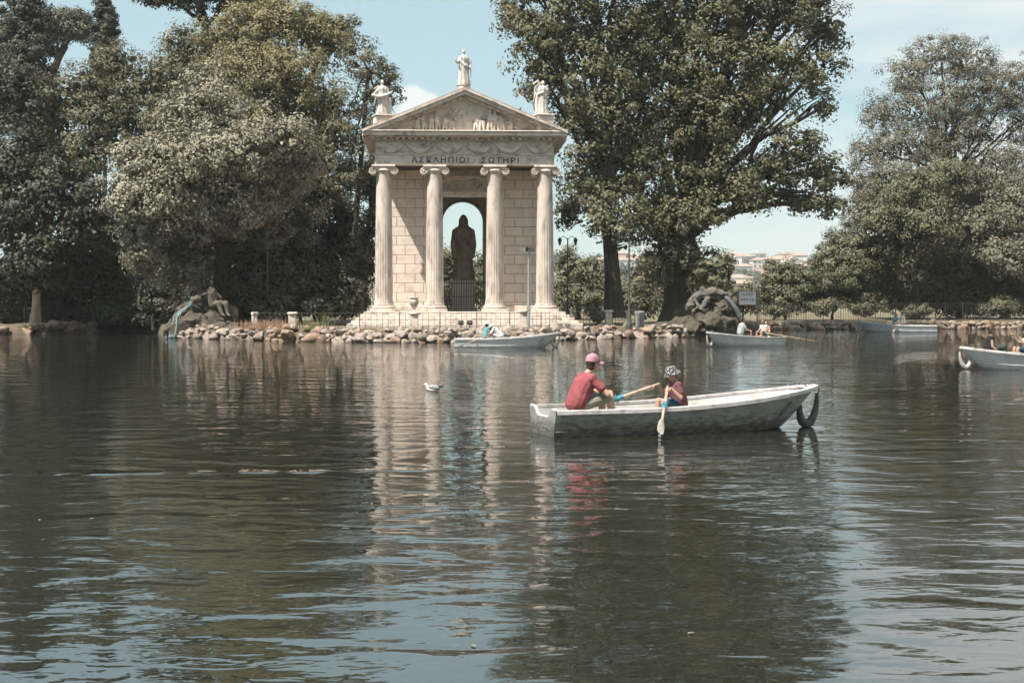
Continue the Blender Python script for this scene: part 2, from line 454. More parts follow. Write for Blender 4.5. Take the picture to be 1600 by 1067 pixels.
def boulder_mesh(seed, m):
    r = random.Random(seed)
    bm = bmesh.new(); bmesh.ops.create_icosphere(bm, subdivisions=2, radius=1.0)
    off = Vector((r.uniform(0, 50), r.uniform(0, 50), r.uniform(0, 50)))
    planes = [(Vector((r.gauss(0, 1), r.gauss(0, 1), r.gauss(0, 1))).normalized(), r.uniform(0.5, 0.85)) for _ in range(9)]
    for v in bm.verts:
        p = v.co.copy()
        for n_, d in planes:
            e = p.dot(n_) - d
            if e > 0: p -= n_*e*0.95
        p *= 1 + 0.22*mnoise.noise(p*1.6 + off)
        v.co = p
    me = bpy.data.meshes.new('stone'); bm.to_mesh(me); bm.free()
    me.polygons.foreach_set('use_smooth', [True]*len(me.polygons)); me.set_sharp_from_angle(angle=R(38))
    me.materials.append(m); return me
ROCKS = [boulder_mesh(i, BOULDER) for i in range(8)] + [boulder_mesh(20+i, BOULDER2) for i in range(4)]
def put_stone(px, z, size, dy, sq=0.75, brown=0.25):
    x = None
    # shore point under that pixel column
    Yg = np.linspace(60, 130, 400)
    Xg = (px - CX)*Yg/FPX
    k = int(np.argmin(np.abs(Yg - shore_y(Xg))))
    Y = float(Yg[k]) + dy; X = (px - CX)*float(Yg[k])/FPX
    me = ROCKS[random.randrange(8, 12)] if random.random() < brown else ROCKS[random.randrange(8)]
    inst('stone', me, bo, (X, Y, z), (random.uniform(-.3, .3), random.uniform(-.3, .3), random.uniform(0, 6.28)),
         (size*random.uniform(1.0, 1.75), size*random.uniform(.9, 1.2), size*sq*random.uniform(.9, 1.45)))
# island front: two to three rough courses
for row, (z, dy, s0) in enumerate(((0.06, 0.30, 0.23), (0.30, 0.50, 0.22), (0.50, 0.75, 0.19), (0.62, 1.05, 0.14))):
    px = 282
    while px < 1085:
        s = s0*random.choice((.55, .8, 1.0, 1.0, 1.35, 1.6))*random.uniform(.9, 1.1)
        if row >= 2 and (870 < px < 905 or random.random() < 0.35):
            px += s*52; continue
        put_stone(px, z + random.uniform(-.10, .08), s, dy + random.uniform(-.2, .2), brown=0.22 + 0.5*(abs(px-450) < 70))
        px += s*50*random.uniform(.82, 1.1)
# right bank: low row of cut stones
for row, (z, dy, s0) in enumerate(((0.12, 0.30, 0.26), (0.42, 0.5, 0.21))):
    px = 1176
    while px < 1625:
        s = s0*random.uniform(0.6, 1.4)
        put_stone(px, z + random.uniform(-.07, .05), s, dy + random.uniform(-.1, .1), 0.85, brown=0.55)
        px += s*40*random.uniform(.9, 1.1)
# left bank: a heap of big stones under the railing
for i in range(26):
    px = random.uniform(38, 152); put_stone(px, random.choice((0.10, 0.36, 0.55)) + random.uniform(-.05, .05), random.uniform(.22, .48), random.uniform(.1, .9), 0.6, brown=0.8)
for i in range(8):
    put_stone(random.uniform(-30, 30), random.uniform(0, .3), random.uniform(.25, .4), random.uniform(.2, .8), 0.6, brown=1)

# ------------------------------------------------------------------ temple
TX, TY, TZ = -2.664, 80.0, 0.69
TROT = R(2.8)
temple = empty('temple', (TX, TY, TZ), TROT)
tag(temple, 'small travertine temple with four ionic columns and a carved pediment on the island', 'temple')
def TW(u, v, z):
    return Vector((TX + u*math.cos(TROT) - v*math.sin(TROT), TY + u*math.sin(TROT) + v*math.cos(TROT), TZ + z))
HC = 0.80           # stylobate
for i in range(5):
    hw = 6.45 - 0.21*i; vf = -2.45 + 0.36*i
    so_ = MB().bbox(-hw, hw, vf, 9.0 - 0.2*i, 0.16*i - (0.5 if i == 0 else 0), 0.16*(i+1), 0.018).build('step', STONE, temple)
# columns
CU = (-4.53, -1.68, 1.69, 4.53)
H0, H1 = HC, 9.0
def col_shaft():
    n = 80; mb = MB(); prof = []
    zb, zt = H0 + 0.42, H1 - 0.50
    for k in range(25):
        s = k/24; z = zb + (zt - zb)*s
        r = 0.50 - 0.085*s**1.7
        if k == 0: r += 0.05
        if k == 24: r += 0.025
        prof.append((r, z))
    zf = zb + (zt-zb)*0.62
    def fl(a, z):
        if z < zb + 0.12: return 1.0
        e = min(1, max(0, (zf - z)/0.35)); e = 0.12 + 0.88*e
        return 1.0 - 0.055*e*max(0.0, math.cos(20*a))**0.8
    mb.lathe(prof, n, fn=fl)
    return mb.mesh('shaft', STONE_COL, True, 30)
def col_base():
    mb = MB()
    mb.bbox(-0.72, 0.72, -0.72, 0.72, H0, H0 + 0.17, 0.015)
    prof = []
    for a in range(-90, 91, 15): prof.append((0.60 + 0.075*math.cos(R(a)), H0 + 0.255 + 0.075*math.sin(R(a))))
    for a in range(-90, 91, 22): prof.append((0.53 + 0.045*math.cos(R(a)), H0 + 0.385 + 0.045*math.sin(R(a))))
    mb.lathe(prof, 40)
    return mb.mesh('base', STONE, True, 40)
def col_cap():
    mb = MB(); z = H1
    mb.bbox(-0.66, 0.66, -0.55, 0.55, z - 0.11, z - 0.003, 0.02)          # abacus
    mb.lathe([(0.43, z-0.52), (0.47, z-0.46), (0.45, z-0.42), (0.55, z-0.30), (0.52, z-0.2)], 32)
    mb.bbox(-0.60, 0.60, -0.46, 0.46, z - 0.24, z - 0.112, 0.03)
    for s in (-1, 1):                                                      # volutes: a scroll on each side, spirals facing front and back
        c = Vector((s*0.60, 0, z - 0.335))
        ring = []
        mb.tube([c + Vector((0, -0.44, 0)), c + Vector((0, -0.2, 0)), c, c + Vector((0, .2, 0)), c + Vector((0, 0.44, 0))], [0.215, 0.19, 0.16, 0.19, 0.215], 24)
        for f in (-1, 1):
            sp = []
            for k in range(40):
                a = k/40*2.3*2*math.pi; rr = 0.205*(1 - k/40*0.82)
                sp.append(c + Vector((s*-math.sin(a)*rr, f*0.45, math.cos(a)*rr)))
            mb.tube(sp, [0.026*(1-0.5*k/40) for k in range(40)], 6)
            mb.ell(c + Vector((0, f*0.45, 0)), 0.045, 8, 6)
    return mb.mesh('capital', STONE, True, 40)
me_s, me_b, me_c = col_shaft(), col_base(), col_cap()
for k, u in enumerate(CU):
    c_ = inst('column', me_s, temple, (u, 0, 0), (0, 0, 0.3*k))
    inst('base', me_b, c_, (0, 0, 0), (0, 0, -0.3*k))
    inst('capital', me_c, c_, (0, 0, 0), (0, 0, -0.3*k))
VB = 8.2
# architrave ring
ar = MB()
ar.bbox(-5.02, 5.02, -0.46, 0.46, 9.0, 9.55, 0.012)
ar_o = ar.build('architrave', STONE, temple)
for s in (-1, 1):
    x0, x1 = sorted((s*4.07, s*5.02))
    MB().bbox(x0, x1, 0.463, VB, 9.0, 9.55, 0.012).build('side_architrave', STONE, temple)
MB().bbox(-5.0, 5.0, 7.9, 8.75, 9.003, 9.553, 0.012).build('rear_architrave', STONE, temple)
MB().box(-4.065, 4.065, 0.465, 7.9, 9.36, 9.5).build('portico_ceiling', STONE, temple)
MB().bbox(-5.09, 5.09, -0.53, VB+.6, 9.553, 9.63, 0.02).build('fillet', STONE, temple)
fr = MB().bbox(-4.98, 4.98, -0.42, VB+.5, 9.632, 10.33, 0.01).build('frieze', STONE, temple)
# garlands on the frieze, with discs between them
def garland(w_, sag):
    mb = MB(); pts, rad = [], []
    for k in range(17):
        s = k/16*2-1
        pts.append((s*w_, -0.03, -sag*(1 - s*s)))
        rad.append(0.08 + 0.09*(1 - s*s)*(1 + 0.2*math.sin(k*2.6)))
    mb.tube(pts, rad, 8)
    for s in (-1, 1):
        mb.tube([(s*w_, -0.02, 0.03), (s*(w_+0.03), -0.03, -0.17), (s*(w_-0.03), -0.02, -0.36)], [0.05, 0.03, 0.045], 6)
        mb.ell((s*w_, -0.03, 0.02), (0.075, 0.05, 0.075), 8, 6)
    mb.ell((0, -0.03, 0.02), (0.10, 0.04, 0.10), 10, 6)
    mb.ell((0.16, -0.03, -0.06), (0.05, 0.03, 0.05), 8, 5)
    return mb.mesh('garland', STONE, True, 50)
gm = garland(0.70, 0.40)
for k in range(6): inst('garland', gm, fr, (-4.15 + k*1.66, -0.42, 10.17))
# inscription
def inscription(text, x0, x1, z0, zh, y, m):
    cu = bpy.data.curves.new('inscription', 'FONT'); cu.body = text; cu.extrude = 0.02; cu.size = 1; cu.space_character = 1.25; cu.offset = 0.018
    o = bpy.data.objects.new('tmp', cu); COL.objects.link(o)
    dg = bpy.context.evaluated_depsgraph_get(); dg.update()
    me = bpy.data.meshes.new_from_object(o.evaluated_get(dg)); bpy.data.objects.remove(o)
    n = len(me.vertices); co = np.zeros(n*3, dtype=np.float32); me.vertices.foreach_get('co', co); co = co.reshape(-1, 3)
    mn, mxx = co.min(0), co.max(0)
    q = np.zeros_like(co)
    q[:, 0] = x0 + (co[:, 0]-mn[0])/(mxx[0]-mn[0])*(x1-x0)
    q[:, 2] = z0 + (co[:, 1]-mn[1])/(mxx[1]-mn[1])*zh
    q[:, 1] = y - co[:, 2]*0.4
    me.vertices.foreach_set('co', q.ravel()); me.materials.clear(); me.materials.append(m); me.name = 'inscription'
    return me
LETTER = mat('bronze_letters', (0.035, 0.03, 0.025), (0.06, 0.05, 0.04), scale=9, rough=0.6)
ime = inscription('ΑΣΚΛΗΠΙΩΙ · ΣΩΤΗΡΙ', -2.98, 3.02, 9.115, 0.335, -0.468, LETTER)
ins = MB().box(-3.1, 3.1, -0.466, -0.4615, 9.06, 9.51).build('inscription', STONE, temple)
bmi = bmesh.new(); bmi.from_mesh(ime); bmesh.ops.remove_doubles(bmi, verts=bmi.verts[:], dist=1e-4); bmi.verts.index_update(); bmi.verts.ensure_lookup_table(); seen = set()
for v0 in bmi.verts:                                   # every letter is a piece of its own
    if v0.index in seen: continue
    isl, st_ = [], [v0]; seen.add(v0.index)
    while st_:
        q = st_.pop(); isl.append(q)
        for e in q.link_edges:
            o_v = e.other_vert(q)
            if o_v.index not in seen: seen.add(o_v.index); st_.append(o_v)
    ix = {v.index: i for i, v in enumerate(isl)}
    fs_ = {f for v in isl for f in v.link_faces}
    MB().add([v.co[:] for v in isl], [[ix[v.index] for v in f.verts] for f in fs_]).build('letter', LETTER, ins)
bmi.free()
# cornice
co_ = MB()
co_.bbox(-5.14, 5.14, -0.58, VB+.55, 10.332, 10.40, 0.02)
co_.bbox(-5.38, 5.38, -0.86, VB+.6, 10.53, 10.585, 0.01)
co_.bbox(-5.58, 5.58, -1.06, VB+.65, 10.587, 10.80, 0.03)
co_.bbox(-5.66, 5.66, -1.14, VB+.68, 10.802, 10.87, 0.03)
co_.bbox(-5.10, 5.10, -0.54, VB+.5, 10.402, 10.529, 0.01)
cor = co_.build('cornice', STONE, temple)
dm_ = MB().bbox(-0.085, 0.085, -0.13, 0.13, -0.058, 0.058, 0.008).mesh('dentil', STONE)
for k in range(31): inst('dentil', dm_, cor, (-5.1 + k*0.34, -0.672, 10.466))
# pediment
AP = 13.22; SL = (AP - 10.88)/5.66
tym = MB().prism([(-4.95, 10.872), (4.95, 10.872), (0, 10.872 + 4.95*SL*0.97)], -0.40, 7.9).build('tympanum', STONE, temple)
th_ = math.atan(SL); cs, sn = math.cos(th_), math.sin(th_)
for s in (-1, 1):
    def rk(x, n0, n1, v0, v1, name, m=STONE):
        # slab along the rake between normal offsets n0..n1 (below the top line)
        a = Vector((s*5.70, AP - 5.70*SL)); bpt = Vector((0.0, AP))
        nrm = Vector((s*sn, cs))
        pl = []
        vert = 1/cs
        pl = [(a.x, a.y + n0*vert), (bpt.x, bpt.y + n0*vert), (bpt.x, bpt.y + n1*vert), (a.x, a.y + n1*vert)]
        return MB().prism(pl, v0, v1).build(name, m, temple)
    rk(0, -0.11, 0.0, -1.16, VB+.7, 'raking_gutter')
    rk(0, -0.30, -0.112, -1.06, VB+.66, 'raking_cornice')
    rb = rk(0, -0.44, -0.302, -0.66, VB+.5, 'raking_bed')
    for k in range(13):
        x = s*(0.25 + k*0.40); z = AP - abs(x)*SL - 0.37/cs
        inst('dentil', dm_, rb, (x, -0.76, z), (0, s*th_, 0))
# rising roof tiles: ribs on the slopes, seen only from the side
ROOF = mat('roof_slab', (0.30, 0.25, 0.20), (0.22, 0.18, 0.14), scale=1.5)
for s in (-1, 1):
    mb = MB(); a = (s*5.72, AP - 5.72*SL + 0.004); q = (0.0, AP + 0.004)
    mb.prism([a, q, (q[0], q[1]+0.05), (a[0], a[1]+0.05)], -1.13, VB+.72)
    mb.build('roof_slope', ROOF, temple)
# carved figures in the pediment
rl = MB(); rr_ = random.Random(5)
def relief_fig(x, h, z0=10.88, lean=0):
    y = -0.47
    rl.ell((x+lean*h*.9, y-0.04, z0+h*0.9), (h*.085, .06, h*.095), 8, 6)
    rl.ell((x+lean*h*.6, y-0.03, z0+h*0.62), (h*.16, .09, h*.24), 8, 6)
    rl.cap((x-h*.05, y-.02, z0+h*.42), (x-h*.10, y-.02, z0+0.03), h*.10, h*.06, 6)
    rl.cap((x+h*.07, y-.04, z0+h*.42), (x+h*.12, y-.02, z0+0.03), h*.10, h*.06, 6)
    rl.cap((x+lean*h*.7, y-.05, z0+h*.74), (x+rr_.choice((-1, 1))*h*.36, y-.05, z0+h*rr_.uniform(.45, .8)), h*.055, h*.04, 6)
for x in (-2.65, -2.25, -1.85, -1.5, -1.12, -0.75, 0.62, 0.95, 1.4, 1.75, 2.1, 2.55):
    relief_fig(x, min(1.12, (5.0-abs(x))*SL*0.80)*rr_.uniform(.85, 1.1), lean=rr_.uniform(-.15, .15))
for s in (-1, 1):
    rl.cap((s*3.0, -.44, 10.98), (s*3.7, -.43, 10.95), .14, .09, 8); rl.ell((s*2.86, -.45, 11.14), .1, 8, 6)
for k in range(6): rl.ell((-0.45+rr_.uniform(-.45, .45), -.43, 11.95+rr_.uniform(-.1, .2)), (rr_.uniform(.1, .2), .07, rr_.uniform(.07, .13)), 8, 6)
rl.build('relief', STONE, tym, smooth=True)
# cella walls with their blocks
WV = 2.55
ch = (9.0 - 0.82)/15.0
def block_wall(u0, u1, z0, z1, flip):
    core = MB().box(u0, u1, WV + 0.035, WV + 0.65, z0, z1).build('wall', MORTAR, temple)
    cache = {}
    for i in range(15):
        za = 0.82 + i*ch; zb = za + ch - 0.02
        L0 = 1.12 if i % 2 == 0 else 0.0
        cuts = [u0]
        x = u0 + (0.56 if i % 2 else 1.05)
        while x < u1 - 0.3:
            cuts.append(x); x += 1.06
        cuts.append(u1)
        for a, b2 in zip(cuts, cuts[1:]):
            wd = round(b2 - a - 0.024, 3)
            if wd not in cache:
                cache[wd] = MB().bbox(-wd/2, wd/2, 0, 0.12, 0, ch - 0.024, 0.014).mesh('stone_block', STONE_WALL)
            inst('stone_block', cache[wd], core, ((a+b2)/2, WV + rr_.uniform(-.006, .006), za))
    return core
block_wall(-4.45, -1.33, 0.80, 9.0, 0)
block_wall(1.33, 4.45, 0.80, 9.0, 1)
MB().bbox(-4.50, 4.50, WV-0.07, WV-0.012, 0.802, 1.16, 0.02)  # plinth course omitted at the doorway below
for a, b2 in ((-4.62, -1.36), (1.36, 4.62)):
    MB().bbox(a, b2, WV-0.09, WV-0.012, 0.803, 1.14, 0.02).build('plinth_course', STONE, temple)
for s in (-1, 1):
    x0, x1 = sorted((s*4.46, s*4.98))
    MB().bbox(x0, x1, WV-0.16, WV+0.55, 0.802, 8.62, 0.02).build('pilaster', STONE_COL, temple)
    x0, x1 = sorted((s*4.40, s*5.05))
    MB().bbox(x0, x1, WV-0.24, WV+0.6, 8.622, 8.998, 0.04).build('pilaster_capital', STONE, temple)
    x0, x1 = sorted((s*4.46, s*4.90))
    MB().bbox(x0, x1, WV+0.66, 8.1, 0.8, 8.997, 0.01).build('side_wall', STONE_WALL, temple)
# over the door: frame, carved panel, mouldings
MB().bbox(-1.33, 1.33, WV+.05, WV+.6, 7.62, 8.995, 0.01).build('door_head', STONE_WALL, temple)
MB().bbox(-1.62, 1.62, WV-.16, WV+.05, 7.42, 7.62, 0.02).build('lintel', STONE, temple)
MB().bbox(-1.74, 1.74, WV-.24, WV+.05, 7.622, 7.76, 0.04).build('lintel_moulding', STONE, temple)
MB().bbox(-1.80, 1.80, WV-.30, WV+.05, 8.52, 8.66, 0.04).build('door_cornice', STONE, temple)
MB().bbox(-1.70, 1.70, WV-.20, WV+.05, 8.40, 8.518, 0.03).build('door_bed_moulding', STONE, temple)
for s in (-1, 1):
    x0, x1 = sorted((s*1.33, s*1.52))
    MB().bbox(x0, x1, WV-.10, WV-.012, 1.142, 7.418, 0.02).build('door_jamb', STONE, temple)
pn = MB()
for s in (-1, 1):
    sp = []
    for k in range(34):
        a = k/33*3.6*math.pi; q = 0.30*(1-k/33*.75)
        sp.append((s*(0.34 + q*math.cos(a)), -0.02, 8.08 + q*math.sin(a)*0.85))
    pn.tube(sp, 0.06, 6)
    pn.tube([(s*0.62, -.02, 7.9), (s*0.8, -.03, 7.95), (s*0.98, -.03, 8.2), (s*1.14, -.03, 7.98), (s*1.3, -.02, 7.86)], [.04, .05, .06, .05, .03], 6)
    pn.ell((s*0.34, -.03, 8.08), (.13, .06, .13), 10, 6)
pn.tube([(-0.7, -.02, 8.34), (0, -.04, 8.30), (0.7, -.02, 8.34)], .035, 6)
pn.build('carved_scrolls', STONE, temple, (0, WV-0.0, 0), smooth=True)
# rear wall with the arch
AV0, AV1 = 7.55, 8.15
poly_l = [(-4.45, 0.8), (-1.24, 0.8), (-1.24, 6.28)]
arc = [(-1.24*math.cos(R(a)), 6.28 + 1.24*math.sin(R(a))) for a in range(0, 181, 9)]
rw = MB()
rw.box(-4.45, -1.24, AV0, AV1, 0.8, 9.0); rw.box(1.24, 4.45, AV0, AV1, 0.8, 9.0)
for p, q in zip(arc, arc[1:]):
    rw.prism([p, q, (q[0], 9.0), (p[0], 9.0)], AV0, AV1)
rw.build('rear_wall', STONE_WALL, temple)
for p, q in zip(arc[::2], arc[2::2]):
    f_ = 1.16
    def o_(pt): return (pt[0]*f_, 6.28 + (pt[1]-6.28)*f_)
    MB().prism([p, q, o_(q), o_(p)], AV0-0.05, AV0-0.004).build('arch_stone', STONE, temple)
# temple gate
gate = empty('iron_gate', TW(0, WV-0.02, HC), TROT)
tag(gate, 'tall iron bar gate in the temple doorway below the dark statue', 'gate')
bar = MB().tube([(0, 0, 0), (0, 0, 1.72), (0, 0, 1.86)], [0.016, 0.016, 0.002], 6).mesh('bar', IRON)
for k in range(19): inst('bar', bar, gate, (-1.26 + k*0.14, 0, 0.03))
for z in (0.12, 0.85, 1.62): MB().box(-1.3, 1.3, -0.02, 0.02, z, z+0.04).build('rail', IRON, gate)
# pedestal and statues
def robe(mb, prof, sx=1.0, sy=0.75, c=(0, 0, 0), folds=9, amp=0.09, ph=0.0, n=64):
    def fn(a, z): return 1 + amp*math.sin(folds*a + ph + 1.3*math.sin(z*2.1)) + 0.45*amp*math.sin((2*folds+3)*a - z*3)
    mb.lathe(prof, n, c, fn, sx, sy)
ped = empty('statue_pedestal', TW(0.0, 6.0, HC), TROT)
MB().bbox(-0.85, 0.85, -0.7, 0.7, 0.0, 0.25, 0.03).build('plinth', STONE_WALL, ped)
MB().bbox(-0.70, 0.70, -0.55, 0.55, 0.252, 1.62, 0.02).build('die', STONE_WALL, ped)
MB().bbox(-0.82, 0.82, -0.66, 0.66, 1.622, 1.86, 0.04).build('cap', STONE_WALL, ped)
tag(ped, 'stone pedestal under the colossal robed statue inside the temple', 'pedestal')
def standing_statue(h, style):
    """draped standing figure, unit height h, facing -y"""
    k = h/1.9; mb = MB()
    robe(mb, [(0.30*k, 0), (0.31*k, .08*k), (0.27*k, .45*k), (0.25*k, .85*k), (0.255*k, 1.0*k), (0.235*k, 1.2*k), (0.27*k, 1.40*k), (0.23*k, 1.52*k), (0.10*k, 1.60*k)], 1.0, 0.72, folds=8, amp=0.085, ph=style)
    mb.cap((0, 0, 1.52*k), (0, 0, 1.68*k), .075*k, .07*k)
    mb.ell((0, -.015*k, 1.765*k), (.088*k, .108*k, .128*k)); mb.ell((0, -.115*k, 1.75*k), (.02*k, .03*k, .03*k), 6, 5)
    mb.ell((0, .03*k, 1.80*k), (.105*k, .115*k, .115*k))
    if style == 0:     # colossal god: long hair, beard, arms close to the body, heavy mantle
        mb.cap((0, -.07*k, 1.66*k), (0, -.09*k, 1.56*k), .07*k, .035*k)
        for s in (-1, 1): mb.cap((s*.085*k, .02*k, 1.76*k), (s*.10*k, .02*k, 1.55*k), .055*k, .05*k)
        for s in (-1, 1):
            mb.cap((s*.25*k, 0, 1.42*k), (s*.31*k, -.02*k, 1.05*k), .085*k, .07*k)
            mb.cap((s*.31*k, -.02*k, 1.05*k), (s*.285*k, -.10*k, .75*k), .075*k, .055*k)
            mb.ell((s*.28*k, -.11*k, .70*k), (.05*k, .05*k, .08*k))
        mb.tube([(-.26*k, -.08*k, 1.35*k), (0, -.24*k, 1.02*k), (.24*k, -.19*k, .80*k)], [.07*k, .10*k, .07*k], 8)
        mb.tube([(.2*k, -.17*k, 1.3*k), (.05*k, -.23*k, 1.1*k), (-.22*k, -.15*k, .95*k)], [.05*k, .06*k, .05*k], 8)
    elif style == 1:   # apex: right arm on hip and forward, staff at the side
        mb.cap((-.23*k, 0, 1.42*k), (-.34*k, -.06*k, 1.15*k), .075*k, .06*k); mb.cap((-.34*k, -.06*k, 1.15*k), (-.46*k, -.22*k, 1.24*k), .058*k, .045*k)
        mb.ell((-.48*k, -.25*k, 1.26*k), (.04*k, .06*k, .04*k))
        mb.cap((.23*k, 0, 1.42*k), (.33*k, .02*k, 1.12*k), .075*k, .06*k); mb.cap((.33*k, .02*k, 1.12*k), (.31*k, -.08*k, .84*k), .058*k, .045*k)
        mb.tube([(.37*k, -.08*k, 0), (.36*k, -.08*k, .7*k), (.38*k, -.08*k, 1.42*k)], [.035*k, .03*k, .04*k], 8)
        mb.tube([(-.24*k, -.1*k, 1.3*k), (.05*k, -.23*k, 1.0*k), (.28*k, -.1*k, .92*k)], [.05*k, .08*k, .06*k], 8)
    elif style == 2:   # left: arms spread with drapery
        mb.cap((-.23*k, 0, 1.42*k), (-.40*k, -.04*k, 1.18*k), .075*k, .06*k); mb.cap((-.40*k, -.04*k, 1.18*k), (-.58*k, -.12*k, 1.08*k), .058*k, .045*k)
        mb.cap((.23*k, 0, 1.42*k), (.36*k, -.08*k, 1.16*k), .075*k, .06*k); mb.cap((.36*k, -.08*k, 1.16*k), (.52*k, -.18*k, 1.28*k), .058*k, .045*k)
        mb.tube([(-.62*k, -.1*k, 1.05*k), (-.25*k, -.2*k, .95*k), (.1*k, -.25*k, 1.02*k), (.45*k, -.2*k, 1.22*k)], [.09*k, .10*k, .09*k, .06*k], 8)
        mb.tube([(.40*k, 0, 1.0*k), (.42*k, .05*k, .5*k), (.36*k, .05*k, 0)], [.08*k, .12*k, .14*k], 8)
    elif style == 3:   # right: hand raised to the chest
        mb.cap((-.23*k, 0, 1.42*k), (-.32*k, -.05*k, 1.12*k), .075*k, .06*k); mb.cap((-.32*k, -.05*k, 1.12*k), (-.08*k, -.24*k, 1.22*k), .058*k, .045*k)
        mb.cap((.23*k, 0, 1.42*k), (.32*k, -.05*k, 1.14*k), .075*k, .06*k); mb.cap((.32*k, -.05*k, 1.14*k), (.2*k, -.24*k, 1.42*k), .058*k, .045*k)
        mb.tube([(-.30*k, .1*k, 1.2*k), (-.36*k, .1*k, .6*k), (-.34*k, .05*k, 0)], [.08*k, .10*k, .13*k], 8)
    return mb
def wing(k, s, m):
    mb = MB(); n = 9
    for i in range(n):
        a = R(60 + i*9); ln = (0.55 + 0.35*math.sin(i/n*math.pi))*k
        p0 = Vector((s*.06*k, .12*k, 1.25*k)) + Vector((s*.05*k*i*0.6, .02*k*i*.4, .25*k - .02*k*i))
        d = Vector((s*0.35*math.cos(a) + s*.28, .15, -math.sin(a)))
        mb.tube([p0, p0 + d*ln*.5, p0 + d*ln], [.055*k, .06*k, .012*k], 6)
    mb.tube([(s*.05*k, .1*k, 1.2*k), (s*.22*k, .15*k, 1.58*k), (s*.42*k, .2*k, 1.42*k)], [.07*k, .085*k, .04*k], 8)
    return mb
st = empty('robed_statue', TW(0.02, 6.0, HC + 1.86), TROT)
remeshed('figure', standing_statue(3.95, 0), DARKSTONE, 0.045, 2, st)
MB().bbox(-0.62, 0.62, -0.5, 0.5, 0.0, 0.12, 0.02).build('plinth', DARKSTONE, st)
tag(st, 'colossal dark robed statue standing in the arch inside the temple', 'statue')
for (u, v, zr, h, sty, rz, lab, wings) in (
        (-0.06, -0.45, AP + 0.02, 1.98, 1, 0.15, 'white marble statue with staff on the temple roof apex', False),
        (-4.60, -0.35, AP - 4.60*SL + 0.02, 1.95, 2, 0.25, 'weathered marble statue with spread drapery on the left corner of the temple roof', True),
        (4.40, -0.35, AP - 4.40*SL + 0.02, 1.9, 3, 0.35, 'winged marble statue on the right corner of the temple roof', True)):
    ss = empty('roof_statue', TW(u, v, zr), TROT + rz)
    if sty == 1:
        MB().lathe([(.42, -0.25), (.42, 0.02), (.36, 0.05), (.36, 0.16), (.40, .19), (.40, .24)], 28).build('plinth', STONE, ss, smooth=True)
        z0 = 0.24
    else:
        MB().bbox(-.46, .46, -.42, .42, -0.55, 0.34, 0.03).build('plinth', STONE, ss)
        MB().bbox(-.52, .52, -.48, .48, 0.342, 0.44, 0.03).build('plinth_cap', STONE, ss)
        z0 = 0.44
    remeshed('figure', standing_statue(h, sty), MARBLE, 0.028, 1, ss, (0, 0, z0))
    if wings:
        for s in ((-1, 1) if sty == 2 else (-1,)):
            wing(h/1.9*(1.0 if sty == 2 else 1.2), s, MARBLE).build('wing', MARBLE, ss, (0, 0, z0), smooth=True, ang=60)
    tag(ss, lab, 'statue', 'statues on the temple roof')

# ------------------------------------------------------------------ railings, posts, lamps
def shore_at(px, d):
    Yg = np.linspace(60, 130, 700); Xg = (px - CX)*Yg/FPX
    k = int(np.argmin(np.abs(Yg - d - shore_y(Xg))))
    return Vector(((px - CX)*float(Yg[k])/FPX, float(Yg[k]), 0))
def railing(label, px0, px1, d, z0, h, gap, style, m=IRON, thick=0.011):
    pts = []
    n = max(2, int((px1-px0)/40)+1)
    for i in range(n): pts.append(shore_at(px0 + (px1-px0)*i/(n-1), d))
    base = pts[0]
    root = empty('iron_railing', (base.x, base.y, z0))
    rel = [p - base for p in pts]
    zs = {'bars': (0.10, h), 'grid': (0.10, h*0.58, h), 'cross': (0.06, h)}[style]
    for z in zs:
        MB().tube([(p.x, p.y, z) for p in rel], thick*1.15, 6).build('rail', m, root)
    tot = [0]
    for a, b2 in zip(rel, rel[1:]): tot.append(tot[-1] + (b2-a).length)
    def at(s):
        for i in range(len(rel)-1):
            if s <= tot[i+1] or i == len(rel)-2:
                f = (s - tot[i])/(tot[i+1]-tot[i]); return rel[i].lerp(rel[i+1], f)
    bmesh_ = MB().tube([(0, 0, 0.0), (0, 0, h+0.02)], thick, 6).mesh('baluster', m)
    pmesh = MB().tube([(0, 0, -0.1), (0, 0, h+0.03), (0, 0, h+0.08)], [thick*2.2, thick*2.2, thick*.6], 8).mesh('railing_post', m)
    k = int(tot[-1]/gap)
    dirv = None
    for i in range(k+1):
        p = at(min(tot[-1], i*gap))
        if i % 7 == 0: inst('railing_post', pmesh, root, (p.x, p.y, 0))
        elif style != 'cross': inst('baluster', bmesh_, root, (p.x, p.y, 0))
        if style == 'cross' and i < k:
            q = at(min(tot[-1], (i+1)*gap))
            MB().tube([(p.x, p.y, .08), ((p.x+q.x)/2 + .03, (p.y+q.y)/2, .35*h), (q.x, q.y, h-.02)], thick, 6).build('lattice_bar', m, root)
            MB().tube([(q.x, q.y+.012, .08), ((p.x+q.x)/2 + .03, (p.y+q.y)/2+.012, .65*h), (p.x, p.y+.012, h-.02)], thick, 6).build('lattice_bar', m, root)
    tag(root, label, 'railing')
    return root
railing('iron railing of crossed bars along the island shore left of the temple', 397, 556, 3.0, 0.64, 0.80, 0.42, 'cross')
railing('dark iron grid railing along the shore in front of the temple steps', 562, 984, 3.0, 0.64, 0.82, 0.30, 'grid')
railing('tall iron bar railing along the right bank below the trees', 1186, 1640, 1.5, 0.60, 1.35, 0.20, 'bars', thick=0.012)
railing('thin iron railing above the stone heap on the far left bank', 38, 150, 1.8, 0.60, 1.05, 0.22, 'bars', thick=0.011)

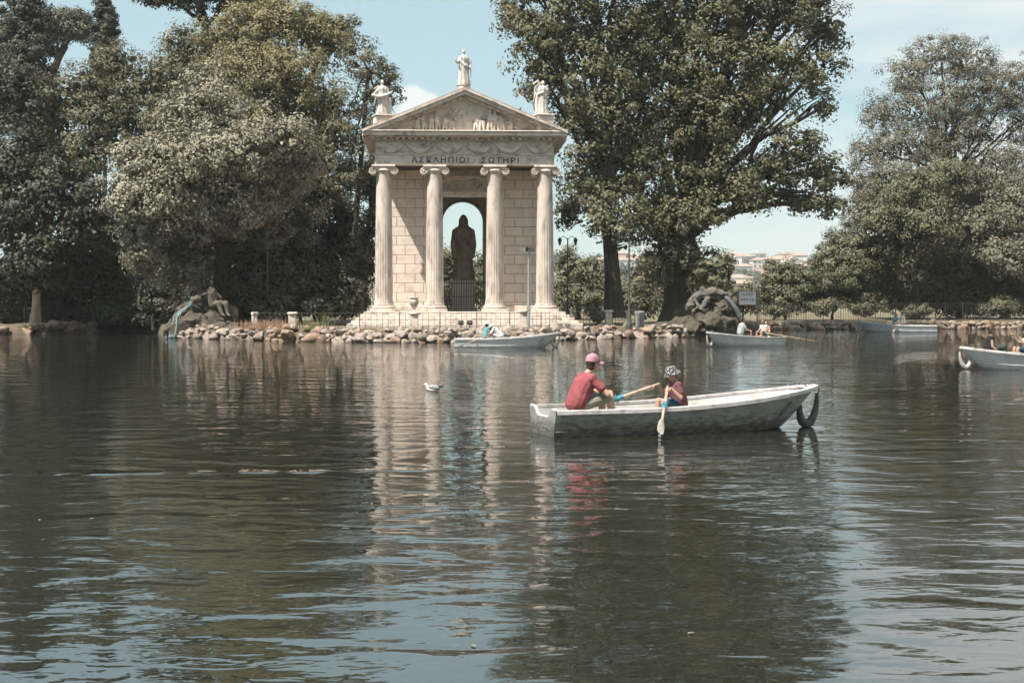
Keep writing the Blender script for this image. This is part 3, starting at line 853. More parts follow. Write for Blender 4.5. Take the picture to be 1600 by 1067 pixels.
def stone_post(px, d, h, label, cap=True, w_=0.22):
    p = shore_at(px, d); r_ = empty('stone_post', (p.x, p.y, 0.62), R(random.uniform(-4, 4)))
    MB().bbox(-w_-.04, w_+.04, -w_-.04, w_+.04, 0, .12, .02).build('foot', STONE, r_)
    MB().bbox(-w_, w_, -w_, w_, .122, h-.16, .02).build('shaft', STONE, r_)
    MB().lathe([(w_*1.2, h-.158), (w_*1.45, h-.10), (w_*1.45, h-.04), (w_*1.1, h)], 20).build('cap', STONE, r_, smooth=True)
    tag(r_, label, 'post', 'stone posts along the shore railing'); return r_, p
stone_post(457, 2.9, .88, 'stone post with round cap in the railing left of the temple', w_=.20)
stone_post(817, 2.9, .98, 'stone post with round cap before the right half of the temple steps')
stone_post(951, 4.5, .95, 'stone post with round cap beside the lamp post right of the temple', w_=.20)
stone_post(398, 3.3, .86, 'weathered stone post at the left end of the shore railing', w_=.15)
_, pu = stone_post(647, 2.9, .90, 'stone post carrying the urn in front of the temple steps')
urn = empty('stone_urn', (pu.x, pu.y, 0.62+.90))
MB().lathe([(.13, 0), (.14, .03), (.06, .08), (.055, .14), (.12, .22), (.21, .38), (.245, .52), (.23, .62), (.19, .68), (.20, .70), (.26, .73), (.255, .76), (.17, .765)], 28).build('bowl', STONE, urn, smooth=True, ang=60)
MB().lathe([(.165, .767), (.15, .772)], 20).build('dark_mouth', mat('urn_earth', (.06, .045, .035)), urn)
tag(urn, 'round bellied stone urn standing on a post before the temple', 'urn')

def lamp_post(px, Y, ytop, label, m, style):
    p = P(px, 480, Y); h = P(px, ytop, Y).z - 0.62
    r_ = empty('lamp_post', (p.x, Y, 0.62))
    MB().lathe([(.17, 0), (.17, .18), (.13, .24), (.12, .80), (.085, .88), (.10, .93), (.06, 1.0), (.05, h*.6), (.038, h)], 12).build('pole', m, r_, smooth=True) if style != 'flood' else \
        MB().lathe([(.075, 0), (.075, h*.45), (.06, h*.47), (.05, h)], 12).build('pole', m, r_, smooth=True)
    if style == 'flood':
        MB().box(-.22, .22, -.03, .03, h-.02, h+.04).build('crossbar', m, r_)
        for s in (-1, 1):
            f = MB().bbox(-.13, .13, -.16, .12, -.10, .14, .02).build('floodlight', IRON, r_, (s*.16, 0, h+.05), (R(18), 0, s*.6))
            MB().box(-.11, .11, -.166, -.1605, -.08, .12).build('lens', GALV, f)
        MB().bbox(-.10, .10, -.08, .08, .9, 1.2, .02).build('switch_box', m, r_)
    elif style == 'lantern':
        MB().tube([(-.5, 0, h-.05), (-.25, 0, h+.12), (0, 0, h-.1), (.25, 0, h+.12), (.5, 0, h-.05)], .025, 6).build('arm', m, r_)
        for s in (-1, 1):
            lt = MB().lathe([(.05, -.45), (.13, -.12), (.15, -.1), (.05, .02), (.02, .06)], 8).build('lantern', m, r_, (s*.5, 0, h-.02))
    else:
        MB().lathe([(.05, h-.02), (.08, h+.05), (.2, h+.35), (.22, h+.38), (.06, h+.55), (.02, h+.65)], 8).build('lantern', m, r_)
    tag(r_, label, 'lamp post')
lamp_post(826, 76.3, 391, 'grey steel mast with two floodlights before the right temple columns', GALV, 'flood')
lamp_post(983, 79.0, 360, 'dark green lamp post standing beside the grey litter bin', IRON_G, 'lantern')
lamp_post(887, 90.0, 372, 'black lamp post with lantern arms behind the right temple column', IRON, 'lantern')
lamp_post(418, 85.0, 372, 'slim grey lamp post in the dark trees left of the temple', mat('lamp_grey', (.06, .068, .075), (.05, .055, .06), rough=.6), 'single')
# litter bin
p = P(999, 509, 79.3)
bn = empty('litter_bin', (p.x, 79.3, 0.63))
CONC = mat('grey_concrete', (.25, .245, .235), (.19, .185, .175), scale=5, rough=.9, bump=.01)
MB().lathe([(.24, 0), (.27, .04), (.285, .7), (.30, .72), (.30, .80)], 20, fn=lambda a, z: 1 + (.02*math.cos(16*a) if .05 < z < .71 else 0)).build('drum', CONC, bn, smooth=True)
MB().lathe([(.31, .802), (.31, .86), (.22, .90), (.20, .86)], 20).build('rim', CONC, bn, smooth=True)
tag(bn, 'grey round litter bin standing on the island beside a lamp post', 'bin')
# two ground floodlights on the shore
for px, lab in ((720, 'small dark ground floodlight on the shore left of its pair'), (734, 'small dark ground floodlight on the shore right of its pair')):
    p = shore_at(px, 1.9); r_ = empty('ground_floodlight', (p.x, p.y, .66))
    MB().tube([(0, 0, 0), (0, 0, .22)], .03, 8).build('stem', IRON, r_)
    MB().bbox(-.14, .14, -.10, .12, .22, .42, .03).build('housing', IRON, r_, rot=(R(-12), 0, 0))
    MB().tube([(-.17, 0, .34), (-.17, 0, .2), (.17, 0, .2), (.17, 0, .34)], .014, 6).build('bracket', IRON, r_)
    tag(r_, lab, 'floodlight')

# ------------------------------------------------------------------ rock fountains
def rock_mound(name, pts, seed, m, det=0.35):
    mb = MB()
    for c, r in pts: mb.ell(c, r, 14, 10)
    o = remeshed(name, mb, m, 0.10, 2)
    me = o.data; n = len(me.vertices); co = np.zeros(n*3, dtype=np.float32); me.vertices.foreach_get('co', co)
    co = co.reshape(-1, 3)
    for i in range(n):
        p = Vector(co[i]); q = p*1.15 + Vector((seed, 0, 0))
        d = mnoise.noise_vector(q)*det + mnoise.noise_vector(q*2.7)*det*.5 + mnoise.noise_vector(q*6)*det*.22
        co[i] = p + d
    me.vertices.foreach_set('co', co.ravel()); me.update()
    return o
def PL(px, py, Y, o): return P(px, py, Y) - Vector(o)
# left: grotto rock with seated figures and water pouring
YL = 81.3
o0 = Vector((P(318, 500, YL).x, YL, 0))
fl_ = rock_mound('fountain_rock', [(PL(300, 515, YL, o0), (1.3, 1.2, 1.1)), (PL(340, 520, YL, o0), (1.5, 1.3, .75)), (PL(295, 490, YL+.6, o0), (.75, .9, .75)),
                                   (PL(345, 497, YL+1, o0), (1.1, 1, .9)), (PL(272, 520, YL, o0), (.5, .7, .5)), (PL(375, 525, YL+.3, o0), (1.0, 1.1, .35)), (PL(320, 475, YL+1.2, o0), (.6, .6, .7))], 3.0, TUFA)
fl_.location = o0
tag(fl_, 'dark mossy rock grotto of the fountain at the left end of the island', 'rock')
FIG = mat('fountain_figure_stone', (.14, .115, .09), (.09, .076, .06), scale=4, rough=.9, bump=.01, c3=(.10, .09, .07), s3=5)
fg = MB()
def Q(px, py, dy=0): return PL(px, py, YL + .2 + dy, o0)
fg.cap(Q(333, 476), Q(331, 457), .26, .30); fg.cap(Q(331, 452), Q(330, 447), .1, .1); fg.ell(Q(330, 441, -.05), (.14, .16, .18))
for s in (0, .3):
    fg.cap(Q(333, 475, s), Q(341+s*40, 474, -.35+s), .2, .17); fg.cap(Q(341+s*40, 474, -.35+s), Q(347+s*28, 491, -.45+s), .16, .1); fg.cap(Q(347+s*28, 491, -.45+s), Q(351+s*28, 493, -.6+s), .09, .06)
fg.cap(Q(326, 457), Q(315, 462, -.1), .11, .09); fg.cap(Q(315, 462, -.1), Q(305, 464, -.2), .09, .07)
fg.cap(Q(337, 457, .1), Q(345, 465, .1), .11, .09)
remeshed('seated_statue', fg, FIG, .05, 2, None, o0)
tag(bpy.data.objects['seated_statue'], 'weathered stone figure seated on the left fountain rock', 'statue')
uo = empty('water_jar', o0)
MB().tube([Q(314, 467, -.2), Q(308, 467, -.25), Q(303, 468, -.3), Q(300, 469, -.3)], [.12, .24, .16, .2], 12).build('jar', FIG, uo, smooth=True)
tag(uo, 'stone jar spilling water at the left fountain', 'jar')
# falling water
FALL = bpy.data.materials.new('falling_water'); FALL.use_nodes = True
b = FALL.node_tree.nodes['Principled BSDF']; b.inputs['Base Color'].default_value = (.20, .27, .29, 1); b.inputs['Roughness'].default_value = .25
wf = MB(); rw_ = random.Random(2)
for k in range(10):
    j = rw_.uniform(-1, 1); j2 = rw_.uniform(-.25, .25)
    base = [(300, 470, -.35), (296, 476, -.5), (290, 482, -.55), (281, 488, -.75), (275, 496, -.9), (273, 507, -1.0), (271, 518, -1.05), (270, 528.5, -1.1)]
    wf.tube([Q(x + j*(1.5 + 4.5*i/7) + rw_.uniform(-1.3, 1.3), y + rw_.uniform(-1.5, 1.5), d + j2) for i, (x, y, d) in enumerate(base)],
            [rw_.uniform(.008, .045) for _ in base], 6)
for k in range(60):
    wf.ell(Q(270 + rw_.gauss(0, 5), 527.5 - abs(rw_.gauss(0, 1.6)), -1.1 + rw_.uniform(-.3, .3)), rw_.uniform(.02, .06), 6, 5)
wo = wf.build('water_cascade', FALL, None, o0, smooth=True)
tag(wo, 'thin blue green water cascade falling down the left fountain rock into the lake', 'waterfall')
# right: rock with a crouching figure and a trickle
YR = 85.5
o1 = Vector((P(1115, 500, YR).x, YR, 0))
def Q1(px, py, dy=0): return PL(px, py, YR + dy, o1)
fr_ = rock_mound('fountain_rock', [(Q1(1110, 510), (1.7, 1.2, .95)), (Q1(1070, 515), (1.4, 1.2, .6)), (Q1(1125, 488, .4), (1.15, .9, .85)), (Q1(1105, 478, .6), (.8, .7, .8)), (Q1(1040, 517, .1), (1.2, 1.1, .45)),
                                   (Q1(1143, 512, .3), (.75, .9, .7)), (Q1(1135, 472, .8), (.6, .6, .65))], 9.0, TUFA)
fr_.location = o1
tag(fr_, 'dark tufa rock of the fountain at the right end of the island', 'rock')
FIG2 = mat('pale_fountain_figure', (.13, .118, .10), (.075, .068, .058), scale=3, rough=.9, bump=.012, c3=(.12, .11, .09), s3=4)
fg = MB()
fg.cap(Q1(1083, 470), Q1(1092, 462), .28, .3); fg.ell(Q1(1078, 480, -.1), (.3, .3, .26)); fg.cap(Q1(1092, 462), Q1(1112, 458), .3, .36)
fg.cap(Q1(1112, 458), Q1(1130, 462, .1), .36, .3); fg.cap(Q1(1084, 464, -.3), Q1(1091, 478, -.5), .12, .10); fg.cap(Q1(1091, 478, -.5), Q1(1083, 487, -.6), .10, .08)
fg.cap(Q1(1105, 468, -.4), Q1(1096, 482, -.6), .2, .13); fg.cap(Q1(1096, 482, -.6), Q1(1104, 489, -.6), .12, .09); fg.ell(Q1(1098, 452, -.1), (.17, .18, .2))
cs_ = remeshed('crouching_statue', fg, FIG2, .05, 1, None, o1)
for v_ in cs_.data.vertices: v_.co += mnoise.noise_vector(v_.co*3.0)*.10 + mnoise.noise_vector(v_.co*8.0)*.04
tag(bpy.data.objects['crouching_statue'], 'pale stone figure crouching on the right fountain rock', 'statue')
tk = MB()
for k in range(6):
    j = rw_.uniform(-1, 1)
    tk.tube([Q1(1134 + j*2, 464, -.3), Q1(1142 + j*2, 472, -.5), Q1(1150+j*2, 484, -.55), Q1(1157 + j*2, 497, -.5), Q1(1162+j*2, 508, -.4)], [rw_.uniform(.05, .12) for _ in range(5)], 6)
wo = tk.build('water_cascade', mat('pale_water', (.13, .14, .14), (.08, .09, .09), rough=.3), None, o1, smooth=True)
tag(wo, 'pale water cascade running down behind the right fountain rock', 'waterfall')
dd_ = MB().tube([Q1(1090, 478, .3), Q1(1083, 462, .2), Q1(1077, 448, .1), Q1(1073, 437, 0)], [.10, .075, .06, .035], 8)
dd_.tube([Q1(1080, 455, .2), Q1(1076, 453, 0), Q1(1073, 456, 0)], [.04, .03, .015], 6)
tag(dd_.build('dead_branch', BARK_L, None, o1, smooth=True), 'bare broken branch leaning over the right fountain rock', 'branch')

# information board
sg = empty('information_board', (P(1172, 500, 107).x, 108.2, .6))
for s in (-1, 1): MB().box(s*.74-.04, s*.74+.04, -.04, .04, 0, 2.35).build('post', IRON, sg)
MB().bbox(-.70, .70, -.03, .03, 1.18, 2.30, .02).build('frame', IRON, sg)
MB().box(-.63, .63, -.04, -.0335, 1.25, 2.22).build('panel', mat('board_white', (.17, .185, .21), (.14, .155, .18), rough=.5), sg)
tx = MB(); rt = random.Random(3)
for row, z in enumerate((1.98, 1.58)):
    x = -.52
    while x < .48:
        wd = rt.uniform(.06, .2); tx.box(x, x+wd, -.047, -.0415, z + rt.uniform(-.03, .03), z + rt.uniform(.10, .17)); x += wd + rt.uniform(.04, .09)
tx.build('print', mat('board_print', (.06, .06, .07)), sg)
tag(sg, 'black framed white notice board with dark print on the right bank', 'notice board')

# ------------------------------------------------------------------ trees
LEAF_OAK = leafmat('leaf_holm_oak', (.155, .143, .102), (.325, .30, .222), .14, .6, .22)
LEAF_DARK = leafmat('leaf_dark_laurel', (.036, .037, .025), (.078, .078, .050), .15, .55, .22)
LEAF_OLIVE = leafmat('leaf_olive_green', (.088, .083, .052), (.175, .163, .102), .22, .6, .2)
LEAF_GOLD = leafmat('leaf_golden_green', (.15, .135, .072), (.265, .235, .130), .28, .6, .2)
LEAF_PLANE = leafmat('leaf_plane', (.088, .086, .050), (.205, .195, .115), .34, .55, .22, brown=(.25, .17, .08), bf=.95)
LEAF_PINE = leafmat('leaf_pine', (.060, .064, .042), (.12, .122, .08), .12, .6, .25)
LEAF_CYP = leafmat('leaf_cypress', (.040, .043, .032), (.08, .083, .058), .10, .6, .25)
LEAF_WILLOW = leafmat('leaf_grey_willow', (.115, .108, .078), (.225, .21, .155), .26, .6, .2)
LEAF_HEDGE = leafmat('leaf_hedge', (.095, .097, .060), (.175, .172, .105), .25, .55, .25)

def leaves(name, clumps, dens, lsize, m, parent, origin, sub=0.85, seed=0, aspect=0.78, inner=0.55, up=0.35, droop=0.0, fill=1.0, core=3.0):
    """clumps: (centre, radii) ellipsoids; small leaf clusters on and in each, each leaf a folded blade"""
    r = np.random.RandomState(1000 + seed)
    C, Nn, S, T = [], [], [], []
    for (c, rad) in clumps:
        c = np.array(c, float); rad = np.array(rad, float)
        area = 4*math.pi*((rad[0]*rad[1])**1.6 + (rad[0]*rad[2])**1.6 + (rad[1]*rad[2])**1.6)**(1/1.6)/3**(1/1.6)
        ns = max(6, int(area*dens*0.62/(sub*sub)))
        d = r.normal(size=(ns, 3)); d /= np.linalg.norm(d, axis=1)[:, None]
        q = inner + (1.06 - inner)*r.rand(ns)**0.55
        # uneven outline
        q *= 1 + 0.22*np.sin(d[:, 0]*5 + c[0]) * np.sin(d[:, 2]*6 + c[2]) + 0.10*r.normal(size=ns)
        sc_ = c + d*rad*q[:, None]
        sc_[:, 2] -= droop*np.abs(d[:, 0])*rad[2]*.3
        sr = sub*(0.55 + 0.75*r.rand(ns))
        st = r.rand(ns)
        nl = int(64*fill)
        dl_ = r.normal(size=(ns, nl, 3)); dl_ /= np.linalg.norm(dl_, axis=2)[:, :, None]
        ql = r.rand(ns, nl)**0.4
        pos = sc_[:, None, :] + dl_*(ql*sr[:, None])[:, :, None]*np.array([1.0, 1.0, 0.72])
        nr = dl_*0.62 + (d[:, None, :])*0.62 + np.array([0, 0, up]) + r.normal(size=(ns, nl, 3))*0.30
        C.append(pos.reshape(-1, 3)); Nn.append(nr.reshape(-1, 3))
        S.append((lsize*(0.6 + 0.8*r.rand(ns, nl))).ravel())
        T.append(np.clip(st[:, None]*0.55 + 0.45*r.rand(ns, nl), 0, 1).ravel())
        if core:                                     # bigger inner leaf sprays close the crown's heart
            nc = int(ns*core*1.6)
            d2 = r.normal(size=(nc, 3)); d2 /= np.linalg.norm(d2, axis=1)[:, None]
            C.append(c + d2*rad*(0.25 + 0.5*r.rand(nc))[:, None]); Nn.append(d2 + r.normal(size=(nc, 3))*.6)
            S.append(lsize*2.5*(0.7 + 0.6*r.rand(nc))); T.append(r.rand(nc)*.6)
    C = np.concatenate(C); Nn = np.concatenate(Nn); S = np.concatenate(S); T = np.concatenate(T)
    keep = C[:, 2] > 0.55
    C, Nn, S, T = C[keep], Nn[keep], S[keep], T[keep]
    Nn /= np.linalg.norm(Nn, axis=1)[:, None]
    a = r.normal(size=C.shape); a[:, 2] -= droop*1.5
    u = a - Nn*np.sum(a*Nn, 1)[:, None]; u /= np.linalg.norm(u, axis=1)[:, None]
    v = np.cross(Nn, u)
    C = C - np.array(origin)
    hl = S*0.5; hw = S*0.5*aspect
    n = len(C)
    V = np.empty((n, 4, 3), np.float32)
    V[:, 0] = C - u*hl[:, None]
    V[:, 1] = C + v*hw[:, None] + Nn*(hw*0.45)[:, None]
    V[:, 2] = C + u*hl[:, None]
    V[:, 3] = C - v*hw[:, None] + Nn*(hw*0.45)[:, None]
    F = np.arange(n*4, dtype=np.int32).reshape(n, 4)
    me = np_mesh(name, V.reshape(-1, 3), F, m)
    at = me.attributes.new('tint', 'FLOAT', 'FACE'); at.data.foreach_set('value', T.astype(np.float32))
    o = inst(name, me, parent)
    global NLEAF
    NLEAF += n
    return o
NLEAF = 0
def bez(a, b_, sag, n=7, wob=0.0, rr=random):
    a, b_ = Vector(a), Vector(b_); pts = []
    m_ = a.lerp(b_, .5) + Vector(sag)
    for i in range(n):
        t_ = i/(n-1)
        p = a.lerp(m_, t_).lerp(m_.lerp(b_, t_), t_)
        if 0 < i < n-1: p += Vector((rr.uniform(-wob, wob), rr.uniform(-wob, wob), rr.uniform(-wob, wob)))
        pts.append(p)
    return pts
TN = 0
def tree(name, label, base_px, Y, clumps, leaf, lsize=.24, dens=1.0, trunk_r=.35, fork=None, bark=BARK, sub=.85, group=None, twigs=3, cat='tree',
         trunk_pts=None, inner=.55, up=.35, droop=0.0, aspect=.78, fill=1.0, base_z=.6, limbs=True, core=3.0):
    """clumps in photo pixels: (px, py, dY, rx, ry[, depth m]) turned into real ellipsoids at distance Y+dY"""
    global TN
    TN += 1; rr = random.Random(TN*13)
    bx = P(base_px, 490, Y).x
    root = empty(name, (bx, Y, base_z)); O = Vector((bx, Y, base_z))
    W = []
    for c in clumps:
        Yc = Y + c[2]; k = Yc/FPX
        rx, rz = c[3]*k, c[4]*k
        ry = c[5] if len(c) > 5 else min(max(.8*rx, .6*rz), 4.2)
        W.append((P(c[0], c[1], Yc), (rx, ry, rz)))
    leaves('crown', W, dens, lsize*.83, leaf, root, O, sub, TN, aspect, inner, up, droop, fill, core)
    # trunk and limbs
    if fork is None: fork = P(base_px, 400, Y)
    else: fork = P(fork[0], fork[1], Y)
    tp = [P(a, b2, Y) for a, b2 in trunk_pts] if trunk_pts else bez((bx, Y, base_z-.3), fork, (rr.uniform(-.3, .3), 0, 0), 6, .05, rr)
    if not trunk_pts: tp[0] = Vector((bx, Y, base_z - .3))
    nT = len(tp)
    rad = [trunk_r*(1.35 if i == 0 else 1.1 if i == 1 else 1 - .35*i/(nT-1)) for i in range(nT)]
    MB().tube([p - O for p in tp], rad, 10).build('trunk', bark, root, smooth=True)
    if limbs:
        fork = tp[-1]
        for (c, r3) in W:
            c = Vector(c); lb = MB()
            start = tp[max(1, nT-1-rr.randrange(0, 2))]
            ln = (c - start).length
            pts = bez(start, c, (rr.uniform(-.08, .08)*ln, 0, .10*ln), 8, ln*.02, rr)
            r0 = min(.30, trunk_r*rr.uniform(.30, .45))
            lb.tube([p - O for p in pts], [r0*(1 - .75*i/7) for i in range(8)], 7)
            for k in range(twigs):
                s = pts[rr.randrange(3, 7)]
                d = Vector((rr.gauss(0, 1), rr.gauss(0, 1), rr.gauss(.4, 1))).normalized()
                e = c + Vector((d.x*r3[0], d.y*r3[1], d.z*r3[2]))*.9
                q = bez(s, e, (0, 0, .1*(e-s).length), 6, .02*(e-s).length, rr)
                lb.tube([p - O for p in q], [r0*.36*(1 - .8*i/5) for i in range(6)], 5)
            lb.build('limb', bark, root, smooth=True)
    tag(root, label, cat, group)
    return root
GL, GR, GB = 'trees left of the temple', 'trees on the right bank', 'trees behind the temple'
# --- left of the temple, far to near
tree('umbrella_pine', 'umbrella pine with flat crown and bare forked trunk between two cypresses', 88, 128,
     [(108, 42, 0, 46, 20), (78, 45, 2, 34, 20), (126, 46, -1, 20, 17), (110, 30, 1, 30, 14)], LEAF_PINE, .26, 1.1, .42,
     trunk_pts=[(70, 480), (76, 240), (84, 110), (93, 88), (103, 72)], group=GL, sub=.7, up=.6)
def cypress(label, px, Y, ytop, ybot, wpx, m, ls=.2):
    cl = []; n = 15
    for i in range(n):
        f = i/(n-1); yy = ytop + (ybot-ytop)*f
        cl.append((px + random.uniform(-1, 1), yy, 0, wpx*(.35 + .65*min(1, f*2.2)), (ybot-ytop)/n*.95))
    return tree('cypress_tree', label, px, Y, cl, m, ls, 1.15, .22, fork=(px, ybot), group=GL, sub=.36, twigs=0, up=.2, limbs=False, inner=.75)
cypress('slim dark cypress with pointed column crown against the sky', 163, 112, -26, 150, 18.5, LEAF_CYP)
tree('broad_cypress', 'big dark broad conifer at the top left corner', 45, 112,
     [(38, -25, 0, 30, 40), (42, 25, 0, 38, 38), (48, 70, 0, 44, 35), (40, 110, 0, 46, 35), (60, 135, 0, 30, 30), (5, 70, 2, 25, 45), (38, 170, 1, 50, 40)], LEAF_CYP, .22, 1.1, .4, fork=(45, 200), group=GL, sub=.55)
tree('stone_pine', 'tall pine whose needled crown hangs into the top of the picture', 330, 104,
     [(250, -12, 0, 40, 26), (300, -18, -1, 45, 34), (355, -20, 0, 50, 40), (300, -40, 1, 70, 22), (390, -30, 0, 50, 24), (395, 0, 0, 40, 26)], LEAF_PINE, .24, 1.0, .45,
     trunk_pts=[(330, 480), (336, 250), (330, 120), (322, 40), (310, 5)], group=GL, sub=.65, up=.6)
tree('evergreen_tree', 'grey green broad tree in front of the slim cypress', 190, 99,
     [(180, 105, 0, 45, 40), (120, 150, -1, 60, 48), (225, 150, 0, 60, 55), (170, 200, -1, 70, 55), (265, 120, 1, 50, 45), (290, 70, 3, 40, 40), (70, 190, -1, 60, 50), (250, 210, -2, 50, 50), (320, 95, 2, 35, 45), (120, 250, -2, 60, 50)],
     LEAF_OLIVE, .22, .95, .4, trunk_pts=[(200, 480), (205, 330), (200, 235), (196, 190)], group=GL, twigs=5)
tree('golden_tree', 'tall yellowish green tree behind the silvery holm oak', 440, 97,
     [(400, 60, 0, 60, 50), (455, 35, 1, 60, 40), (505, 70, 1, 48, 45), (370, 115, -1, 50, 45), (430, 120, -2, 70, 55), (480, 155, -2, 50, 45), (395, 180, -2, 60, 50), (455, 215, -2, 50, 45), (530, 50, 2, 35, 30), (350, 55, 1, 35, 35), (420, 24, 2, 50, 24)],
     LEAF_GOLD, .21, .95, .45, fork=(440, 300), group=GL, twigs=4, sub=.75)
tree('airy_tree', 'slender airy tree with bare stems left of the temple roof', 560, 92,
     [(565, 95, 0, 34, 40), (592, 130, 1, 26, 40), (612, 135, 2, 16, 38), (555, 165, 0, 36, 42), (600, 200, 1, 18, 38), (530, 215, 0, 34, 40), (560, 250, 0, 26, 36), (540, 290, 0, 30, 40)],
     LEAF_OLIVE, .18, .75, .20, core=0, trunk_pts=[(548, 490), (552, 400), (558, 320), (566, 230), (572, 150), (576, 110)], group=GL, twigs=6, sub=.6)
tree('airy_tree', 'thin leaning tree right behind the left temple column', 585, 95,
     [(588, 330, 0, 16, 40), (575, 285, 0, 16, 34), (570, 390, 0, 20, 50), (596, 260, 1, 14, 36)],
     LEAF_DARK, .2, .6, .16, trunk_pts=[(568, 490), (572, 390), (580, 310), (590, 240)], group=GL, twigs=5, sub=.5)
tree('dark_evergreen', 'deep green wall of evergreen behind the holm oak and the temple', 500, 101,
     [(500, 200, 0, 45, 60), (490, 290, 0, 60, 70), (530, 360, 0, 50, 60), (420, 330, 1, 80, 80), (480, 420, 0, 70, 55), (550, 440, 1, 34, 45), (340, 420, 1, 90, 60), (380, 470, 0, 90, 30), (520, 470, 0, 60, 26)],
     LEAF_DARK, .26, 1.25, .4, fork=(500, 400), group=GL)
tree('dark_laurel', 'large dark glossy leaved tree filling the left edge over the water', 60, 93.5,
     [(30, 250, -3, 60, 55), (100, 300, -4, 65, 50), (30, 340, -4, 60, 50), (140, 350, -3.5, 55, 50), (60, 405, -3.5, 70, 45), (150, 415, .5, 65, 45), (10, 440, 3, 50, 45), (110, 450, 4, 70, 34), (210, 440, 1, 60, 55), (230, 370, 2, 60, 60), (-40, 300, 0, 60, 100), (20, 150, 3, 55, 60), (200, 480, 2, 60, 24), (40, 475, 5, 70, 20)],
     LEAF_DARK, .27, 1.15, .5, fork=(60, 430), group=GL, twigs=4)
tree('holm_oak', 'big silvery green holm oak with rounded sunlit lobes over the island', 345, 87.0,
     [(318, 150, -1, 50, 42), (285, 190, -1, 45, 40), (355, 185, -1, 45, 40), (222, 255, -5, 52, 40), (285, 250, -5.5, 58, 42), (365, 235, -5, 60, 44), (435, 220, -4, 56, 40), (475, 250, -2, 36, 42), (205, 310, -6, 40, 42), (262, 300, -6.5, 48, 40), (222, 365, -5.5, 36, 40), (330, 300, -3.5, 60, 40), (420, 290, -1, 60, 45), (310, 375, 1.5, 60, 50), (400, 370, 3, 70, 50), (465, 330, 3, 40, 50), (255, 395, -1, 40, 40), (330, 265, 0, 70, 50, 4.5), (420, 255, 0, 70, 50, 4.5), (250, 300, -2, 60, 50, 4.5), (300, 340, -3, 50, 36, 3.5), (380, 330, -1, 60, 36, 4), (230, 405, -4, 34, 36), (285, 420, -1.5, 40, 34)],
     LEAF_OAK, .20, 1.15, .5, trunk_pts=[(352, 492), (350, 440), (345, 390), (342, 340)], group=GL, twigs=4, sub=.72, inner=.6)
tree('dark_bush', 'dark bushy evergreen growing low between fountain and temple', 470, 85.5,
     [(400, 440, 1, 40, 44), (450, 430, 1, 45, 50), (510, 435, 1, 40, 48), (550, 452, 0, 26, 36), (560, 415, 2, 20, 40), (430, 475, 0, 60, 18), (500, 478, 0, 50, 15), (380, 480, 2, 30, 20)],
     LEAF_DARK, .22, 1.2, .12, fork=(470, 470), cat='bush', group='bushes behind the shore', limbs=False, sub=.6)
tree('dark_bush', 'dark undergrowth behind the left fountain rock', 240, 89,
     [(190, 480, 4, 50, 26), (250, 470, 2, 40, 36), (300, 445, 3, 40, 40), (240, 500, 2, 26, 14), (170, 498, 8, 40, 14), (345, 455, 3, 30, 40)],
     LEAF_DARK, .22, 1.3, .1, fork=(240, 490), cat='bush', group='bushes behind the shore', limbs=False, sub=.6)
tree('dark_bush', 'dark undergrowth behind the far left railing', 80, 97.0,
     [(20, 492, 0, 50, 18), (90, 490, 0, 50, 20), (140, 490, 1, 40, 20), (-30, 490, 0, 40, 25), (60, 470, -1, 40, 20), (50, 455, 0, 34, 24), (185, 490, 4, 40, 20)],
     LEAF_DARK, .22, 1.3, .1, fork=(80, 495), cat='bush', group='bushes behind the shore', limbs=False, sub=.6)
# --- behind the temple
tree('background_tree', 'round green tree seen through the temple arch left of the statue', 697, 118, [(697, 412, 0, 24, 34), (690, 445, 0, 30, 40), (712, 450, 1, 20, 30)], LEAF_HEDGE, .24, 1.0, .2, fork=(697, 470), group=GB, limbs=False)
tree('background_tree', 'round green tree seen through the temple arch right of the statue', 757, 121, [(757, 418, 0, 22, 32), (748, 450, 0, 26, 34), (770, 440, 1, 26, 40)], LEAF_HEDGE, .24, 1.0, .2, fork=(757, 470), group=GB, limbs=False)
tree('background_tree', 'mid green rounded tree between the right temple column and the plane trunk', 905, 116, [(895, 425, 0, 32, 38), (925, 430, 0, 30, 30), (880, 455, 0, 30, 35), (920, 465, -1, 34, 26), (948, 450, 0, 20, 34), (885, 405, 1, 16, 22)], LEAF_HEDGE, .23, 1.1, .25, fork=(905, 470), group=GB, limbs=False)
tree('background_tree', 'dim green tree between the two plane trunks', 1005, 114, [(1000, 440, 0, 34, 40), (1020, 465, 0, 30, 30), (985, 470, -1, 30, 26), (1015, 410, 0, 26, 26)], LEAF_OLIVE, .23, 1.0, .25, fork=(1005, 470), group=GB, limbs=False)
tree('shrub', 'light green shrub at the foot of the left plane trunk', 930, 84.5, [(932, 492, 0, 12, 10), (925, 480, .5, 8, 12)], LEAF_HEDGE, .15, .8, .03, fork=(930, 490), cat='shrub', group='shrubs on the island', limbs=False, sub=.25)
